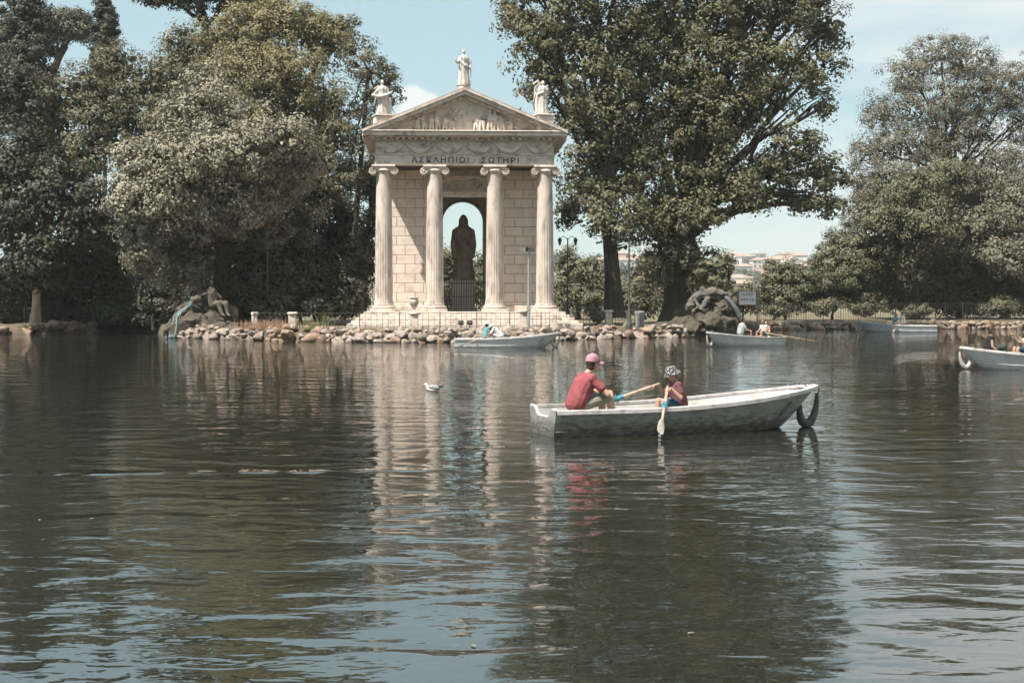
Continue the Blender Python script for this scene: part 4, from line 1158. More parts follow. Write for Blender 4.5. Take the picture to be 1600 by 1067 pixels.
# --- plane trees
PG = 'plane trees right of the temple'
tree('plane_tree', 'left plane tree with single dark trunk and crown over the temple roof', 960, 91.5,
     [(800, 15, 0, 36, 40), (840, 60, -1, 46, 48), (885, 30, 0, 60, 55), (850, 118, 0, 40, 40), (905, 110, -1, 55, 50), (955, 70, 0, 60, 60), (895, 175, 0, 44, 42), (950, 165, -1, 55, 50), (925, 230, 0, 48, 42), (985, 235, 0, 45, 50), (900, 285, 0, 34, 32), (950, 295, 0, 48, 36), (895, 325, 0, 26, 14), (930, -40, 0, 80, 50), (830, -40, 1, 60, 45), (900, -110, 1, 90, 55), (985, 335, -1, 36, 28), (940, 345, -1.5, 30, 24), (965, 375, -1.2, 22, 22), (900, 335, -1, 30, 22), (980, -150, 0, 90, 60), (1000, 40, 1, 50, 50), (1000, 120, .5, 48, 50), (1005, 195, 1, 46, 46), (1000, 265, .5, 44, 40)],
     LEAF_PLANE, .25, .86, core=1.6, trunk_r=.58, trunk_pts=[(960, 497), (959, 470), (957, 430), (954, 390), (950, 345), (944, 300), (950, 250)], bark=BARK_L, group=PG, twigs=5, sub=.85)
tree('plane_tree', 'right plane tree with huge thick trunk and long limb reaching right', 1062, 93.5,
     [(1040, 40, 0, 60, 60), (1105, 30, -1, 65, 60), (1180, 25, 0, 65, 55), (1250, 20, 0, 55, 45), (1300, 45, 1, 30, 34), (1060, 120, -1, 60, 60), (1130, 110, -1, 65, 55), (1205, 95, -1, 60, 50), (1270, 110, 0, 42, 42), (1050, 200, 0, 60, 55), (1120, 195, -1, 60, 50), (1190, 165, 0, 50, 38), (1290, 165, 0, 18, 22), (1240, 235, -1, 48, 40), (1285, 270, 0, 40, 40), (1210, 275, 0, 45, 38), (1140, 265, -1, 50, 40), (1070, 275, 0, 55, 45), (1265, 318, 0, 34, 20), (1305, 322, 0, 26, 20), (1030, 330, 0, 40, 34), (1090, 330, 1, 40, 26), (1180, 312, 0, 26, 14), (1040, 390, -1.5, 30, 34), (1085, 395, -1.5, 30, 36), (1010, 345, -2, 40, 30), (1060, 345, -2.5, 40, 30), (1110, 340, -2, 40, 26), (1030, 430, -1.5, 18, 24), (1092, 435, -1.5, 20, 24), (1150, 305, -2, 46, 26),
      (1060, -50, 0, 90, 55), (1170, -55, 0, 90, 55), (1260, -40, 0, 60, 45), (1110, -130, 0, 120, 60), (1220, -120, 1, 70, 60), (1060, -200, 0, 110, 50)],
     LEAF_PLANE, .25, .86, core=1.6, trunk_r=1.15, trunk_pts=[(1062, 503), (1062, 488), (1061, 465), (1060, 430), (1060, 390), (1064, 350), (1070, 310)], bark=BARK_L, group=PG, twigs=5, sub=.85)
pl = bpy.data.objects['plane_tree.001']; O = Vector(pl.location)
for pts, r0, r1 in (([(1075, 372), (1105, 345), (1140, 335), (1165, 322), (1190, 305), (1225, 300), (1260, 300)], .36, .10),
                    ([(1066, 340), (1090, 270), (1110, 200), (1125, 130), (1135, 60), (1140, -20)], .34, .09),
                    ([(1058, 340), (1040, 260), (1010, 180), (985, 110), (975, 40)], .32, .09),
                    ([(1110, 240), (1140, 215), (1180, 190), (1220, 150)], .24, .08),
                    ([(1150, 333), (1165, 290), (1175, 240), (1195, 200)], .22, .08)):
    MB().tube([P(a, b2, 93.0) - O for a, b2 in pts], [r0 + (r1-r0)*i/(len(pts)-1) for i in range(len(pts))], 10).build('limb', BARK_L, pl, smooth=True)
for s, k in ():
    MB().tube([P(1062 + s*10, 455, 93.2 - .5*k) - O, P(1062 + s*24, 482, 93 - .8*k) - O, P(1062 + s*40, 499, 92.6 - .8*k) - O], [.7, .5, .2], 8).build('root', BARK_L, pl, smooth=True)
tree('shrub', 'spindly shrub with pale leaves beside the right fountain rock', 1118, 89,
     [(1105, 415, 0, 18, 16), (1128, 410, 0, 16, 14), (1112, 435, 0, 20, 16), (1135, 430, 0, 12, 14)], LEAF_HEDGE, .22, .42, .06, fork=(1115, 450), cat='shrub', group='shrubs on the island', sub=.4)
# --- right bank
tree('grey_willow', 'tall grey green airy tree with visible limbs on the right bank', 1490, 124,
     [(1470, 85, 0, 48, 34), (1420, 115, 0, 40, 38), (1520, 95, 0, 40, 36), (1375, 175, 0, 34, 36), (1430, 170, -1, 44, 38), (1490, 150, -1, 44, 38), (1545, 145, 0, 42, 42), (1355, 235, 0, 30, 34), (1400, 230, -1, 42, 34), (1455, 225, -1, 36, 30), (1530, 200, 0, 36, 30), (1590, 130, 0, 44, 42), (1600, 190, 0, 40, 40), (1370, 290, 0, 36, 30), (1590, 250, 0, 34, 30), (1640, 170, 0, 40, 70), (1485, 205, -1, 46, 40), (1440, 275, -2, 50, 36), (1540, 255, -1, 46, 40), (1395, 285, -2, 40, 34), (1500, 290, -2, 46, 34), (1345, 330, -1, 30, 34), (1340, 280, 0, 20, 26)],
     LEAF_WILLOW, .19, 1.0, .34, trunk_pts=[(1480, 490), (1482, 400), (1484, 330), (1492, 280)], group=GR, twigs=7, sub=.7, droop=.5, aspect=.6, core=1.2)
tree('grey_willow', 'dense grey green tree at the right edge behind the railing', 1570, 117,
     [(1560, 300, -1, 55, 38), (1600, 340, -3, 55, 42), (1530, 350, -2, 46, 40), (1580, 400, -4, 55, 34), (1640, 280, 0, 50, 60), (1540, 430, 3, 50, 40), (1600, 450, 3, 50, 35), (1640, 380, 0, 60, 80), (1510, 300, 0, 40, 36)],
     LEAF_WILLOW, .23, 1.1, .4, fork=(1565, 430), group=GR, twigs=4)
tree('bank_tree', 'rounded olive green tree behind the couple in the far boat', 1430, 115,
     [(1430, 305, -1, 55, 38), (1380, 340, -2, 50, 38), (1460, 350, -3, 52, 38), (1410, 395, -1, 55, 40), (1350, 390, -1, 40, 36), (1480, 420, 3, 50, 44), (1370, 440, 3, 45, 34), (1440, 455, 4, 60, 30), (1510, 460, 4, 40, 34), (1490, 270, 1, 44, 34)],
     LEAF_OLIVE, .23, 1.15, .4, fork=(1430, 430), group=GR, twigs=4)
tree('bank_tree', 'dark tree at the back of the right bank', 1500, 126, [(1450, 400, 0, 110, 60), (1580, 380, 0, 110, 80), (1350, 430, 0, 50, 50), (1500, 460, 0, 150, 30)], LEAF_DARK, .28, 1.1, .3, fork=(1500, 430), group=GR, limbs=False)
tree('bank_bush', 'light green bush right of the notice board', 1225, 113, [(1222, 432, 0, 30, 24), (1205, 450, 0, 22, 24), (1250, 440, 0, 30, 28), (1230, 465, 0, 45, 20), (1208, 420, .5, 12, 16)], LEAF_HEDGE, .2, 1.0, .1, fork=(1225, 460), cat='bush', group='bushes on the right bank', limbs=False, sub=.55)
tree('bank_bush', 'taller green bush left of the far rowing boat', 1300, 114, [(1300, 415, 0, 34, 32), (1335, 385, 0, 30, 30), (1330, 425, -1, 34, 34), (1285, 450, 0, 40, 28), (1340, 460, 0, 34, 26), (1310, 385, 1, 20, 22)], LEAF_HEDGE, .2, 1.05, .1, fork=(1300, 460), cat='bush', group='bushes on the right bank', limbs=False, sub=.55)
tree('bank_bush', 'dark low bush behind the right railing', 1400, 111.5, [(1290, 481, 0, 26, 10), (1352, 478, 1, 30, 16), (1440, 486, 0, 22, 8), (1560, 480, 1, 34, 12), (1215, 486, 0, 20, 8)], LEAF_OLIVE, .2, 1.0, .08, fork=(1400, 480), cat='bush', group='bushes on the right bank', limbs=False, sub=.5)
tree('bank_bush', 'green thicket behind the notice board and the right fountain', 1160, 118, [(1150, 462, 0, 40, 22), (1190, 470, 0, 30, 18), (1110, 462, 0, 40, 30), (1075, 470, 0, 40, 26)], LEAF_OLIVE, .22, 1.1, .1, fork=(1160, 470), cat='bush', group='bushes on the right bank', limbs=False, sub=.6)
# grass tufts on the island shore
def tuft(label, px, d, h, n, m, w_=.5, z=.62):
    p = shore_at(px, d); r_ = random.Random(int(px)); mb = MB()
    for i in range(n):
        x, y = r_.gauss(0, w_*.4), r_.gauss(0, .2); a = r_.uniform(0, 6.28); l = h*r_.uniform(.5, 1.1); q = r_.uniform(.1, .45)*l
        dx, dy = math.cos(a)*q, math.sin(a)*q
        mb.add([(x-.012, y, 0), (x+.012, y, 0), (x+dx*.5+.008, y+dy*.5, l*.6), (x+dx*.5-.008, y+dy*.5, l*.6), (x+dx, y+dy, l)], [(0, 1, 2, 3), (3, 2, 4)])
    o = mb.build('grass_tuft', m, None, (p.x, p.y, z)); tag(o, label, 'grass', 'grass tufts on the shore stones', 'stuff')
DRYG = mat('dry_grass', (.34, .21, .135), (.24, .155, .09), scale=4)
GREENG = mat('green_grass', (.09, .11, .04), (.16, .16, .07), scale=4)
tuft('reddish dry grass tuft left of the shore post', 412, .9, .55, 260, DRYG, 2.2)
tuft('reddish dry grass tuft close to the railing post', 432, 1.5, .45, 200, DRYG, 1.6)
tuft('green weeds growing from the shore stones left of the steps', 488, .9, .55, 70, GREENG, .9)
tuft('tall green weed with long stems on the shore stones', 505, 1.2, .9, 36, GREENG, .5)
print('LEAVES', NLEAF)

# ------------------------------------------------------------------ boats
def hullmat(name, paint, grime, top=.16, amount=1.0):
    m = bpy.data.materials.new(name); m.use_nodes = True
    t = m.node_tree; b = t.nodes['Principled BSDF']; b.inputs['Roughness'].default_value = .42; b.inputs['Specular IOR Level'].default_value = .4
    co = t.nodes.new('ShaderNodeTexCoord'); sp = t.nodes.new('ShaderNodeSeparateXYZ'); t.links.new(co.outputs['Object'], sp.inputs[0])
    def nz(scale, st=(1, 1, 1), det=6):
        mp_ = t.nodes.new('ShaderNodeMapping'); mp_.inputs['Scale'].default_value = st; t.links.new(co.outputs['Object'], mp_.inputs[0])
        n = t.nodes.new('ShaderNodeTexNoise'); n.inputs['Scale'].default_value = scale; n.inputs['Detail'].default_value = det; t.links.new(mp_.outputs[0], n.inputs[0]); return n.outputs['Fac']
    def rng_(v, a, b2, c=0, d=1):
        n = t.nodes.new('ShaderNodeMapRange'); n.inputs[1].default_value = a; n.inputs[2].default_value = b2; n.inputs[3].default_value = c; n.inputs[4].default_value = d; t.links.new(v, n.inputs[0]); return n.outputs[0]
    def mix(f, a, c):
        n = t.nodes.new('ShaderNodeMix'); n.data_type = 'RGBA'; t.links.new(f, n.inputs[0])
        for i, q in ((6, a), (7, c)):
            if isinstance(q, tuple): n.inputs[i].default_value = (*q, 1)
            else: t.links.new(q, n.inputs[i])
        return n.outputs[2]
    def op(o, a, c):
        n = t.nodes.new('ShaderNodeMath'); n.operation = o
        for i, q in enumerate((a, c)):
            if isinstance(q, (int, float)): n.inputs[i].default_value = q
            else: t.links.new(q, n.inputs[i])
        n.use_clamp = True; return n.outputs[0]
    base = mix(rng_(nz(2.2), .35, .65), paint, tuple(x*.8 for x in paint))
    streak = rng_(nz(5.0, (.7, .7, 1.6)), .45, .75, 0, .5*amount)
    base = mix(streak, base, grime)
    line = op('ADD', rng_(sp.outputs['Z'], top+.12, top-.10, 0, .8), rng_(nz(9, (.8, .8, 2.2)), .40, .70, -.30, .40))
    base = mix(op('MULTIPLY', line, amount), base, tuple(x*.62 for x in grime))
    specks = rng_(nz(40), .66, .72, 0, .8*amount); base = mix(specks, base, tuple(x*.5 for x in grime))
    t.links.new(base, b.inputs['Base Color'])
    return m
HULL_A = hullmat('hull_dirty_white', (.29, .285, .262), (.088, .083, .068), .20, 1.2)
HULL_W = hullmat('hull_white', (.66, .66, .65), (.34, .34, .32), .02, .55)
HULL_B = hullmat('hull_blue_grey', (.60, .62, .63), (.36, .38, .39), .08, .7)  # paint lightened to make up for the plane tree's shadow on the far boat
INSIDE = mat('boat_inside_white', (.47, .46, .44), (.37, .36, .335), scale=2.5, rough=.5, c3=(.24, .23, .205), s3=4, lo3=.52, hi3=.75)
RIM = mat('boat_rim_white', (.53, .50, .49), (.42, .395, .385), scale=3, rough=.4, c3=(.25, .225, .21), s3=7, lo3=.52, hi3=.75)
RIM_BLUE = mat('boat_rim_blue', (.16, .24, .42), (.22, .30, .46), scale=4, rough=.45)
RUBBER = mat('fender_rubber', (.07, .07, .066), (.10, .10, .094), scale=6, rough=.75)
RUBBER_W = mat('fender_pale', (.40, .385, .36), (.28, .27, .25), scale=6, rough=.75)
ROPE = mat('rope', (.06, .055, .05), (.10, .09, .08), scale=20)
WOOD = mat('oar_wood', (.40, .30, .225), (.32, .23, .165), scale=5, rough=.6, stretch=(1, 1, 1), c3=(.26, .18, .125), s3=6)
TAPE = mat('blue_tape', (.03, .15, .20), (.045, .19, .25), scale=12, rough=.5)
LB, LK = 4.64, 3.86
def bw(s):
    if s < .42: return .64 + .11*math.sin(s/.42*math.pi/2)
    q = (s-.42)/.58
    return .75*max(0, 1 - q**2.7)**.72 if q < 1 else 0.0
def gz(s): return .385 + .03*s + .25*max(0, (s-.25)/.75)**1.9
def section(s, t_, inset=0.0, fl=None):
    """t_ from keel 0 to gunwale 1 on one side"""
    k = .46
    if t_ < k: yy = .80*math.sin(t_/k*math.pi/2)**.9; zz = .15*(t_/k)**2.2
    else: q = (t_-k)/(1-k); yy = .80 + .20*q**.8; zz = .15 + .85*q
    kz = -.13 + .06*max(0, (s-.6)/.4)**2
    z = kz + (gz(s)-kz)*zz
    x = s*(LK + (LB-LK)*zz**.8)
    y = max(0, bw(s)*yy)
    return x, y, z
def make_boat(name, label, loc, rz, hull, rim, fender, group, scale=1.0):
    root = empty(name, loc, rz, None, scale)
    NS, NT = 40, 14
    ss = [1 - (1 - i/NS)**1.35 for i in range(NS+1)]
    def skin(inset):
        mb = MB(); rows = []
        for s in ss:
            row = []
            for side in (1, -1):
                rr2 = []
                for j in range(NT+1):
                    x, y, z = section(s, j/NT)
                    if inset:
                        y = max(0, y - .045); z = max(z + .02*(1-j/NT), .045 if j < NT else z); x = min(x, LB - .06) if s > .9 else x + .05*(1-s)
                    rr2.append((x, side*y, z))
                row.append(rr2)
            # port gunwale -> keel -> starboard gunwale
            rows.append(row[0][::-1] + row[1][1:])
        n = len(rows[0]); vs = [p for r_ in rows for p in r_]; fs = []
        for i in range(len(rows)-1):
            for k in range(n-1): fs.append((i*n+k, i*n+k+1, (i+1)*n+k+1, (i+1)*n+k))
        mb.add(vs, fs); return mb
    o = skin(False).build('hull', hull, root, smooth=True, ang=60)
    skin(True).build('inner_lining', INSIDE, root, smooth=True, ang=60)
    # rub strake moulded into the side
    for side in (1, -1):
        pts = []
        for s in ss[:-2]:
            x, y, z = section(s, .62); pts.append((x, side*(y+.004), z))
        MB().tube(pts, .010, 6).build('rub_strake', hull, root, smooth=True)
    # gunwale: flat rim with a turned down lip
    gv, gf = [], []; path = [(s, 1) for s in ss] + [(s, -1) for s in ss[::-1][1:]]
    ring = []
    for i, (s, side) in enumerate(path):
        x, y, z = section(s, 1.0)
        nx_ = 1.0 if s > .985 else 0.0
        yo = y + .022; yi = max(0, y - .06)
        xo = x + (.03*max(0, (s-.85)/.15)); xi = x - .055*max(0, (s-.85)/.15)
        ring.append(((xo, side*yo, z-.045), (xo, side*yo, z+.012), (xo - .3*(xo-xi), side*(yo-.012), z+.022), (xi, side*yi, z+.018), (xi, side*yi, z-.02)))
    for r_ in ring: gv += list(r_)
    for i in range(len(ring)-1):
        for k in range(4): gf.append((i*5+k, i*5+k+1, (i+1)*5+k+1, (i+1)*5+k))
    MB().add(gv, gf).build('gunwale', rim, root, smooth=True, ang=40)
    # transom with scooped top
    poly = [(section(0, j/NT)[1], section(0, j/NT)[2]) for j in range(NT+1)]
    w0 = poly[-1][0]; zt = poly[-1][1]
    top = [(w0, zt+.02), (.44, zt+.015), (.36, zt-.02), (.30, zt-.085), (.22, zt-.11), (-.22, zt-.11), (-.30, zt-.085), (-.36, zt-.02), (-.44, zt+.015), (-w0, zt+.02)]
    pp = poly[:-1] + top + [(-y, z) for y, z in poly[:-1][::-1][:-1]]
    n = len(pp)
    vs = [(-.012, y, z) for y, z in pp] + [(.045, y, z) for y, z in pp]
    fs = [tuple(range(n)), tuple(range(n, 2*n))[::-1]] + [(i, (i+1) % n, (i+1) % n+n, i+n) for i in range(n)]
    MB().add(vs, fs).build('transom', hull, root)
    MB().tube([(.016, y, z-.006) for y, z in top], .026, 8).build('transom_rim', rim, root, smooth=True)
    # floor and seats
    def bench(x0, x1, z, name_='bench', zb=.04):
        s = (x0+x1)/2/LB; y = bw(s)*.90 - .05
        return MB().bbox(x0, x1, -y, y, zb, z, .025).build(name_, INSIDE, root)
    MB().bbox(.05, 3.3, -.44, .44, .042, .062, .006).build('floor', INSIDE, root)
    bench(.06, .42, .20, 'stern_bench', .05)
    bench(1.92, 2.22, .25, 'bench', .19)
    for sgn in (-1, 1): MB().bbox(1.12, 1.62, *sorted((sgn*.42, sgn*.57)), .07, .33, .03).build('side_box', INSIDE, root)
    MB().lathe([(.0, 0), (.034, 0), (.034, .012), (.0, .014)], 14).build('drain_hole', RUBBER, root, (1.45, .418, .24), (R(90), 0, 0))
    MB().bbox(3.45, 4.05, -.24, .24, .20, .30, .03).build('bow_seat', INSIDE, root)
    # raised bow deck
    vs = []; bs = [.955, .97, .985, 1.0]
    for s in bs:
        x, y, z = section(s, 1.0)
        y = max(0, y-.045); vs += [(x-.03, y, z-.0), (x-.03, -y, z-.0)]
    MB().add(vs, [(2*i, 2*i+1, 2*i+3, 2*i+2) for i in range(len(bs)-1)]).build('bow_deck', rim, root)
    # bow fender: a bent rubber roll hung from the stem
    fp = []; fr2 = []
    for k in range(15):
        a = R(-205 + k*14.5)
        fp.append((4.46 + .17*math.cos(a), .0, .19 + .29*math.sin(a) + .05)); fr2.append(.035 + .045*math.sin(math.pi*k/14)**.7)
    fp = [(4.36, 0, .36), (4.345, 0, .26), (4.36, 0, .15), (4.40, 0, .08), (4.46, 0, .04), (4.53, 0, .07), (4.59, 0, .16), (4.635, 0, .29), (4.655, 0, .42), (4.66, 0, .53)]
    fr2 = [.03, .05, .064, .074, .078, .074, .062, .05, .04, .028]
    fo = MB().tube(fp, fr2, 12).build('fender', fender, root, smooth=True)
    MB().tube([(4.66, 0, .50), (4.70, 0, .60), (4.62, 0, .70), (4.40, 0, .695)], .011, 6).build('rope', ROPE, fo)
    MB().tube([(4.36, 0, .34), (4.40, .02, .52), (4.48, .02, .66), (4.40, 0, .70)], .011, 6).build('rope', ROPE, fo)
    MB().tube([(4.30, -.07, .68), (4.30, -.07, .715), (4.30, .07, .715), (4.30, .07, .68)], .014, 6).build('cleat', RUBBER, root)
    # painted ring near the bow, as on the hire boats
    mb = MB(); cpt = section(.875, .72); pts = []
    for k in range(21):
        a = 2*math.pi*k/20
        t_ = .76 + .10*math.sin(a); s = .885 + .0085*math.cos(a)
        x, y, z = section(s, t_); pts.append((x, -(y+.006), z))
    mb.tube(pts, .009, 5); mb.build('painted_ring', mat('ring_paint', (.10, .10, .095)), root)
    tag(root, label, 'boat', group)
    return root
GBOAT = 'rowing boats on the lake'
HB = ((.475, 21.65, 0.0), R(16.9))
make_boat('rowing_boat', 'weathered white rowing boat in front with a father and child aboard', HB[0], HB[1], HULL_A, RIM, RUBBER, GBOAT)
def BWf(B):
    (x0, y0, z0), a = B
    def f(x, y, z): return Vector((x0 + x*math.cos(a) - y*math.sin(a), y0 + x*math.sin(a) + y*math.cos(a), z0 + z))
    return f
HW = BWf(HB)
B2c = P(793, 500, 63.8); a2 = R(-6); B2 = ((B2c.x - 2.32*math.cos(a2), 63.8 - 2.32*math.sin(a2), 0), a2)
make_boat('rowing_boat', 'white rowing boat in front of the temple steps', B2[0], a2, HULL_W, RIM, RUBBER_W, GBOAT)
B3c = P(1160, 500, 66.0); a3 = R(218); B3 = ((B3c.x - 2.32*math.cos(a3), 66.0 - 2.32*math.sin(a3), 0), a3)
make_boat('rowing_boat', 'pale rowing boat with its bow turned left before the right fountain rock', B3[0], a3, HULL_W, RIM, RUBBER_W, GBOAT)
a4 = R(167); B4c = P(1400, 500, 97.0); B4 = ((B4c.x - 2.65*math.cos(a4), 97.0 - 2.65*math.sin(a4), 0), a4)
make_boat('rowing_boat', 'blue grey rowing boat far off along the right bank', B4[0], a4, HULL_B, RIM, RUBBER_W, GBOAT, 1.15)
a5 = R(181); B5 = ((P(1499, 500, 43).x + 4.66, 43.05, 0), a5)
make_boat('rowing_boat', 'white rowing boat cut off by the right edge with a woman in black aboard', B5[0], a5, HULL_W, RIM, RUBBER_W, GBOAT)

def oar(label, p0, p1, wrap=None, rb=.028, m=WOOD, blade=.55, bwid=.085, face=None, tape=True, blade_m=None):
    """p0 handle end, p1 blade tip (world)"""
    p0, p1 = Vector(p0), Vector(p1); d = (p1-p0); ln = d.length; d.normalize()
    root = empty('oar', p0)
    MB().tube([Vector((0, 0, 0)), d*.03, d*.16, d*.2, d*ln*.5, d*(ln-blade)], [.014, .019, .019, rb*.9, rb, rb*.7], 10).build('shaft', m, root, smooth=True)
    sd_ = (Vector(face) if face else Vector((0, 0, 1))).cross(d).normalized(); nn = d.cross(sd_).normalized()
    prof = [(0, .022), (.12, .035), (.35, .9*bwid), (.7, bwid), (.93, bwid*.85), (1, bwid*.35)]
    vs = []; fs = []
    for f, w_ in prof:
        c = d*(ln - blade + blade*f); th = .018*(1-f)+.006
        vs += [c + sd_*w_, c + nn*th, c - sd_*w_, c - nn*th]
    for i in range(len(prof)-1):
        for k in range(4): fs.append((i*4+k, i*4+(k+1) % 4, (i+1)*4+(k+1) % 4, (i+1)*4+k))
    fs.append((0, 1, 2, 3)); fs.append(tuple(len(vs)-4+k for k in range(4)))
    MB().add(vs, fs).build('blade', blade_m or m, root, smooth=True, ang=50)
    if wrap:
        c = d*wrap
        MB().tube([c - d*.10, c - d*.085, c + d*.085, c + d*.10], [rb*1.05, rb*1.4, rb*1.4, rb*1.05], 12).build('wrap', TAPE, root, smooth=True)
        MB().tube([c + d*.03 - nn*.07, c + d*.05 + sd_*.07, c + d*.03 + nn*.07, c + d*.01 - sd_*.07, c + d*.03 - nn*.07], .009, 6).build('oarlock_strap', TAPE, root, smooth=True)
    tag(root, label, 'oar', 'oars of the rowing boats')
    return root

# ------------------------------------------------------------------ people
SKIN = mat('skin', (.40, .25, .185), (.36, .22, .16), scale=5, rough=.55, spec=.35)
SKIN2 = mat('skin_tan', (.32, .19, .135), (.28, .165, .115), scale=5, rough=.55, spec=.35)
def cloth(name, c, k=.68): return mat(name, c, tuple(x*k for x in c), scale=5, lo=.42, hi=.62, rough=.9, bump=.03, bscale=7, spec=.15)
HAIR = mat('hair_dark', (.022, .017, .014), (.035, .026, .02), scale=20, rough=.6)
HAIR_B = mat('hair_brown', (.07, .042, .026), (.05, .03, .02), scale=20, rough=.6)
def basis(f, up=(0, 0, 1)):
    f = Vector(f).normalized(); s_ = Vector(up).cross(f).normalized(); u = f.cross(s_)
    return Matrix((f, s_, u)).transposed()
def add_hand(mb, wr, d, n, s, curl=35, side_sign=1):
    d = Vector(d).normalized(); n = Vector(n); n = (n - d*n.dot(d)).normalized(); sd_ = d.cross(n)*side_sign
    for i, (off, l) in enumerate(((.033, .95), (.012, 1.05), (-.011, 1.0), (-.032, .8))):
        b0 = wr + d*.085*s + sd_*off*s
        mb.cap(wr + sd_*off*.6*s, b0, .015*s, .013*s, 6)
        a1 = R(curl); d1 = d*math.cos(a1) + n*math.sin(a1)
        a2_ = R(curl*2.1); d2 = d*math.cos(a2_) + n*math.sin(a2_)
        a3_ = R(curl*2.9); d3 = d*math.cos(a3_) + n*math.sin(a3_)
        p1 = b0 + d1*.042*l*s; p2 = p1 + d2*.028*l*s; p3 = p2 + d3*.02*l*s
        mb.cap(b0, p1, .0098*s, .009*s, 6); mb.cap(p1, p2, .009*s, .0085*s, 6); mb.cap(p2, p3, .0085*s, .0075*s, 6)
    t0 = wr + d*.025*s + sd_*.028*s; t1 = t0 + (d*.55 + sd_*.65 + n*.45).normalized()*.045*s; t2 = t1 + (d*.75 + n*.6 + sd_*.05).normalized()*.035*s
    mb.cap(t0, t1, .014*s, .011*s, 6); mb.cap(t1, t2, .011*s, .009*s, 6)
def make_person(label, loc, rz, J, s=1.0, skin=SKIN, shirt=None, shorts=None, sleeve=.55, leg=.85, hair=HAIR, long_hair=False, hat=None, voxel=.012, group=None,
                curl=35, head_dir=(1, 0, 0), hd_up=(0, 0, 1), eyes=False, palm=(0, 0, -1), bun=False, shades=False, wide=1.0, strap=False, trousers=False, fem=False):
    V = {k: Vector(v)*s for k, v in J.items()}
    hb = basis(head_dir, hd_up); hc = V['head']; hf, hs, hu = hb.col[0], hb.col[1], hb.col[2]
    er = hb.to_euler()
    mb = MB()
    def two(a, b_, ya, yb, r0, r1, m_=mb, inf=0.0):
        ya *= wide; yb *= wide
        sdv = (V['shL'] - V['shR']).normalized()
        for q in (-1, 0, 1): m_.cap(V[a] + sdv*q*ya*s, V[b_] + sdv*q*yb*s, r0*s+inf, r1*s+inf, 10)
    chest_y = .085 if not fem else .065
    two('pelvis', 'chest', .075, chest_y, .105, .105)
    mb.cap(V['shL'], V['shR'], .062*s, .062*s); mb.cap(V['chest'], V['neck'], .09*s, .055*s); mb.cap(V['neck'], hc - hu*.05*s, .054*s, .052*s)
    mb.ell(hc, (.096*s, .076*s, .115*s), 14, 10, er)
    mb.ell(hc + hf*.035*s - hu*.055*s, (.058*s, .055*s, .062*s), 12, 8, er)
    mb.cap(hc + hf*.09*s + hu*.012*s, hc + hf*.112*s - hu*.018*s, .011*s, .016*s, 6)           # nose
    mb.ell(hc + hf*.088*s - hu*.052*s, (.016*s, .026*s, .012*s), 8, 6, er)                       # lips
    for q in (-1, 1): mb.ell(hc + hs*q*.076*s - hf*.005*s - hu*.005*s, (.026*s, .011*s, .034*s), 8, 6, er)
    for q in 'LR':
        sh, el, wr = V['sh'+q], V['el'+q], V['wr'+q]
        mb.cap(sh, el, .048*s, .039*s); mb.cap(el, el.lerp(wr, .3), .041*s, .040*s); mb.cap(el.lerp(wr, .3), wr, .040*s, .026*s)
        pn_ = Vector(palm[q]) if isinstance(palm, dict) else Vector(palm)
        add_hand(mb, wr, J.get('hd'+q, wr - el), pn_, s, curl, 1 if q == 'L' else -1)
        hp, kn, an, to = V['hp'+q], V['kn'+q], V['an'+q], V['to'+q]
        mb.cap(hp, kn, .082*s, .056*s); mb.cap(kn, kn.lerp(an, .35), .056*s, .056*s); mb.cap(kn.lerp(an, .35), an, .056*s, .036*s)
        mb.cap(an - (to-an).normalized()*.04*s, to, .036*s, .028*s)
    body = remeshed('person', mb, skin, voxel*s, 2, None, loc, (0, 0, rz))
    if shirt:
        m_ = MB(); inf = .017
        two('pelvis', 'chest', .08, chest_y, .112, .108, m_, inf)
        m_.cap(V['shL'], V['shR'], .062*s+inf, .062*s+inf); m_.cap(V['chest'], V['chest'].lerp(V['neck'], .72), .10*s, .072*s)
        if sleeve > 0:
            for q in 'LR': m_.cap(V['sh'+q], V['sh'+q].lerp(V['el'+q], sleeve), .055*s+inf*.6, .060*s+inf*.5)
        # creases
        for k in range(5):
            f = .15 + k*.16; c = V['pelvis'].lerp(V['chest'], f); sdv = (V['shL']-V['shR']).normalized()
            m_.tube([c - sdv*.16*s*wide + Vector((-.06, 0, .02))*s, c + Vector((-.11, 0, -.03))*s, c + sdv*.15*s*wide + Vector((-.03, 0, .03))*s], .018*s, 6)
        remeshed('shirt', m_, shirt, voxel*s*1.25, 5, body)
    if shorts:
        m_ = MB(); inf = .02
        sdv = (V['shL']-V['shR']).normalized()
        m_.cap(V['pelvis'] - sdv*.08*s*wide, V['pelvis'] + sdv*.08*s*wide, .118*s, .118*s)
        for q in 'LR':
            kn, hp, an = V['kn'+q], V['hp'+q], V['an'+q]
            e = hp.lerp(kn, min(leg, 1)); m_.cap(hp, e, .088*s+inf*.6, .070*s+inf*.4 if leg > .6 else .084*s)
            if trousers: m_.cap(kn, an, .066*s, .055*s)
        remeshed('shorts', m_, shorts, voxel*s*1.3, 3, body)
    MH = Matrix.Translation(hc) @ hb.to_4x4()
    def headpart(nm, m_, material, smooth=True):
        m_.v = [tuple(MH @ (Vector(p)*s)) for p in m_.v]
        return m_.build(nm, material, body, smooth=smooth, ang=60)
    if hair:
        m_ = MB(); m_.ell((-.020, 0, .022), (.100, .086, .108), 16, 10)
        if long_hair:
            m_.ell((-.06, 0, -.06), (.06, .085, .13), 12, 8); m_.ell((-.07, 0, -.17), (.05, .08, .10), 10, 8)
        else: m_.ell((-.045, 0, -.045), (.058, .068, .065), 12, 8)
        if bun: m_.ell((-.10, 0, .09), (.05, .055, .05), 10, 8)
        headpart('hair', m_, hair)
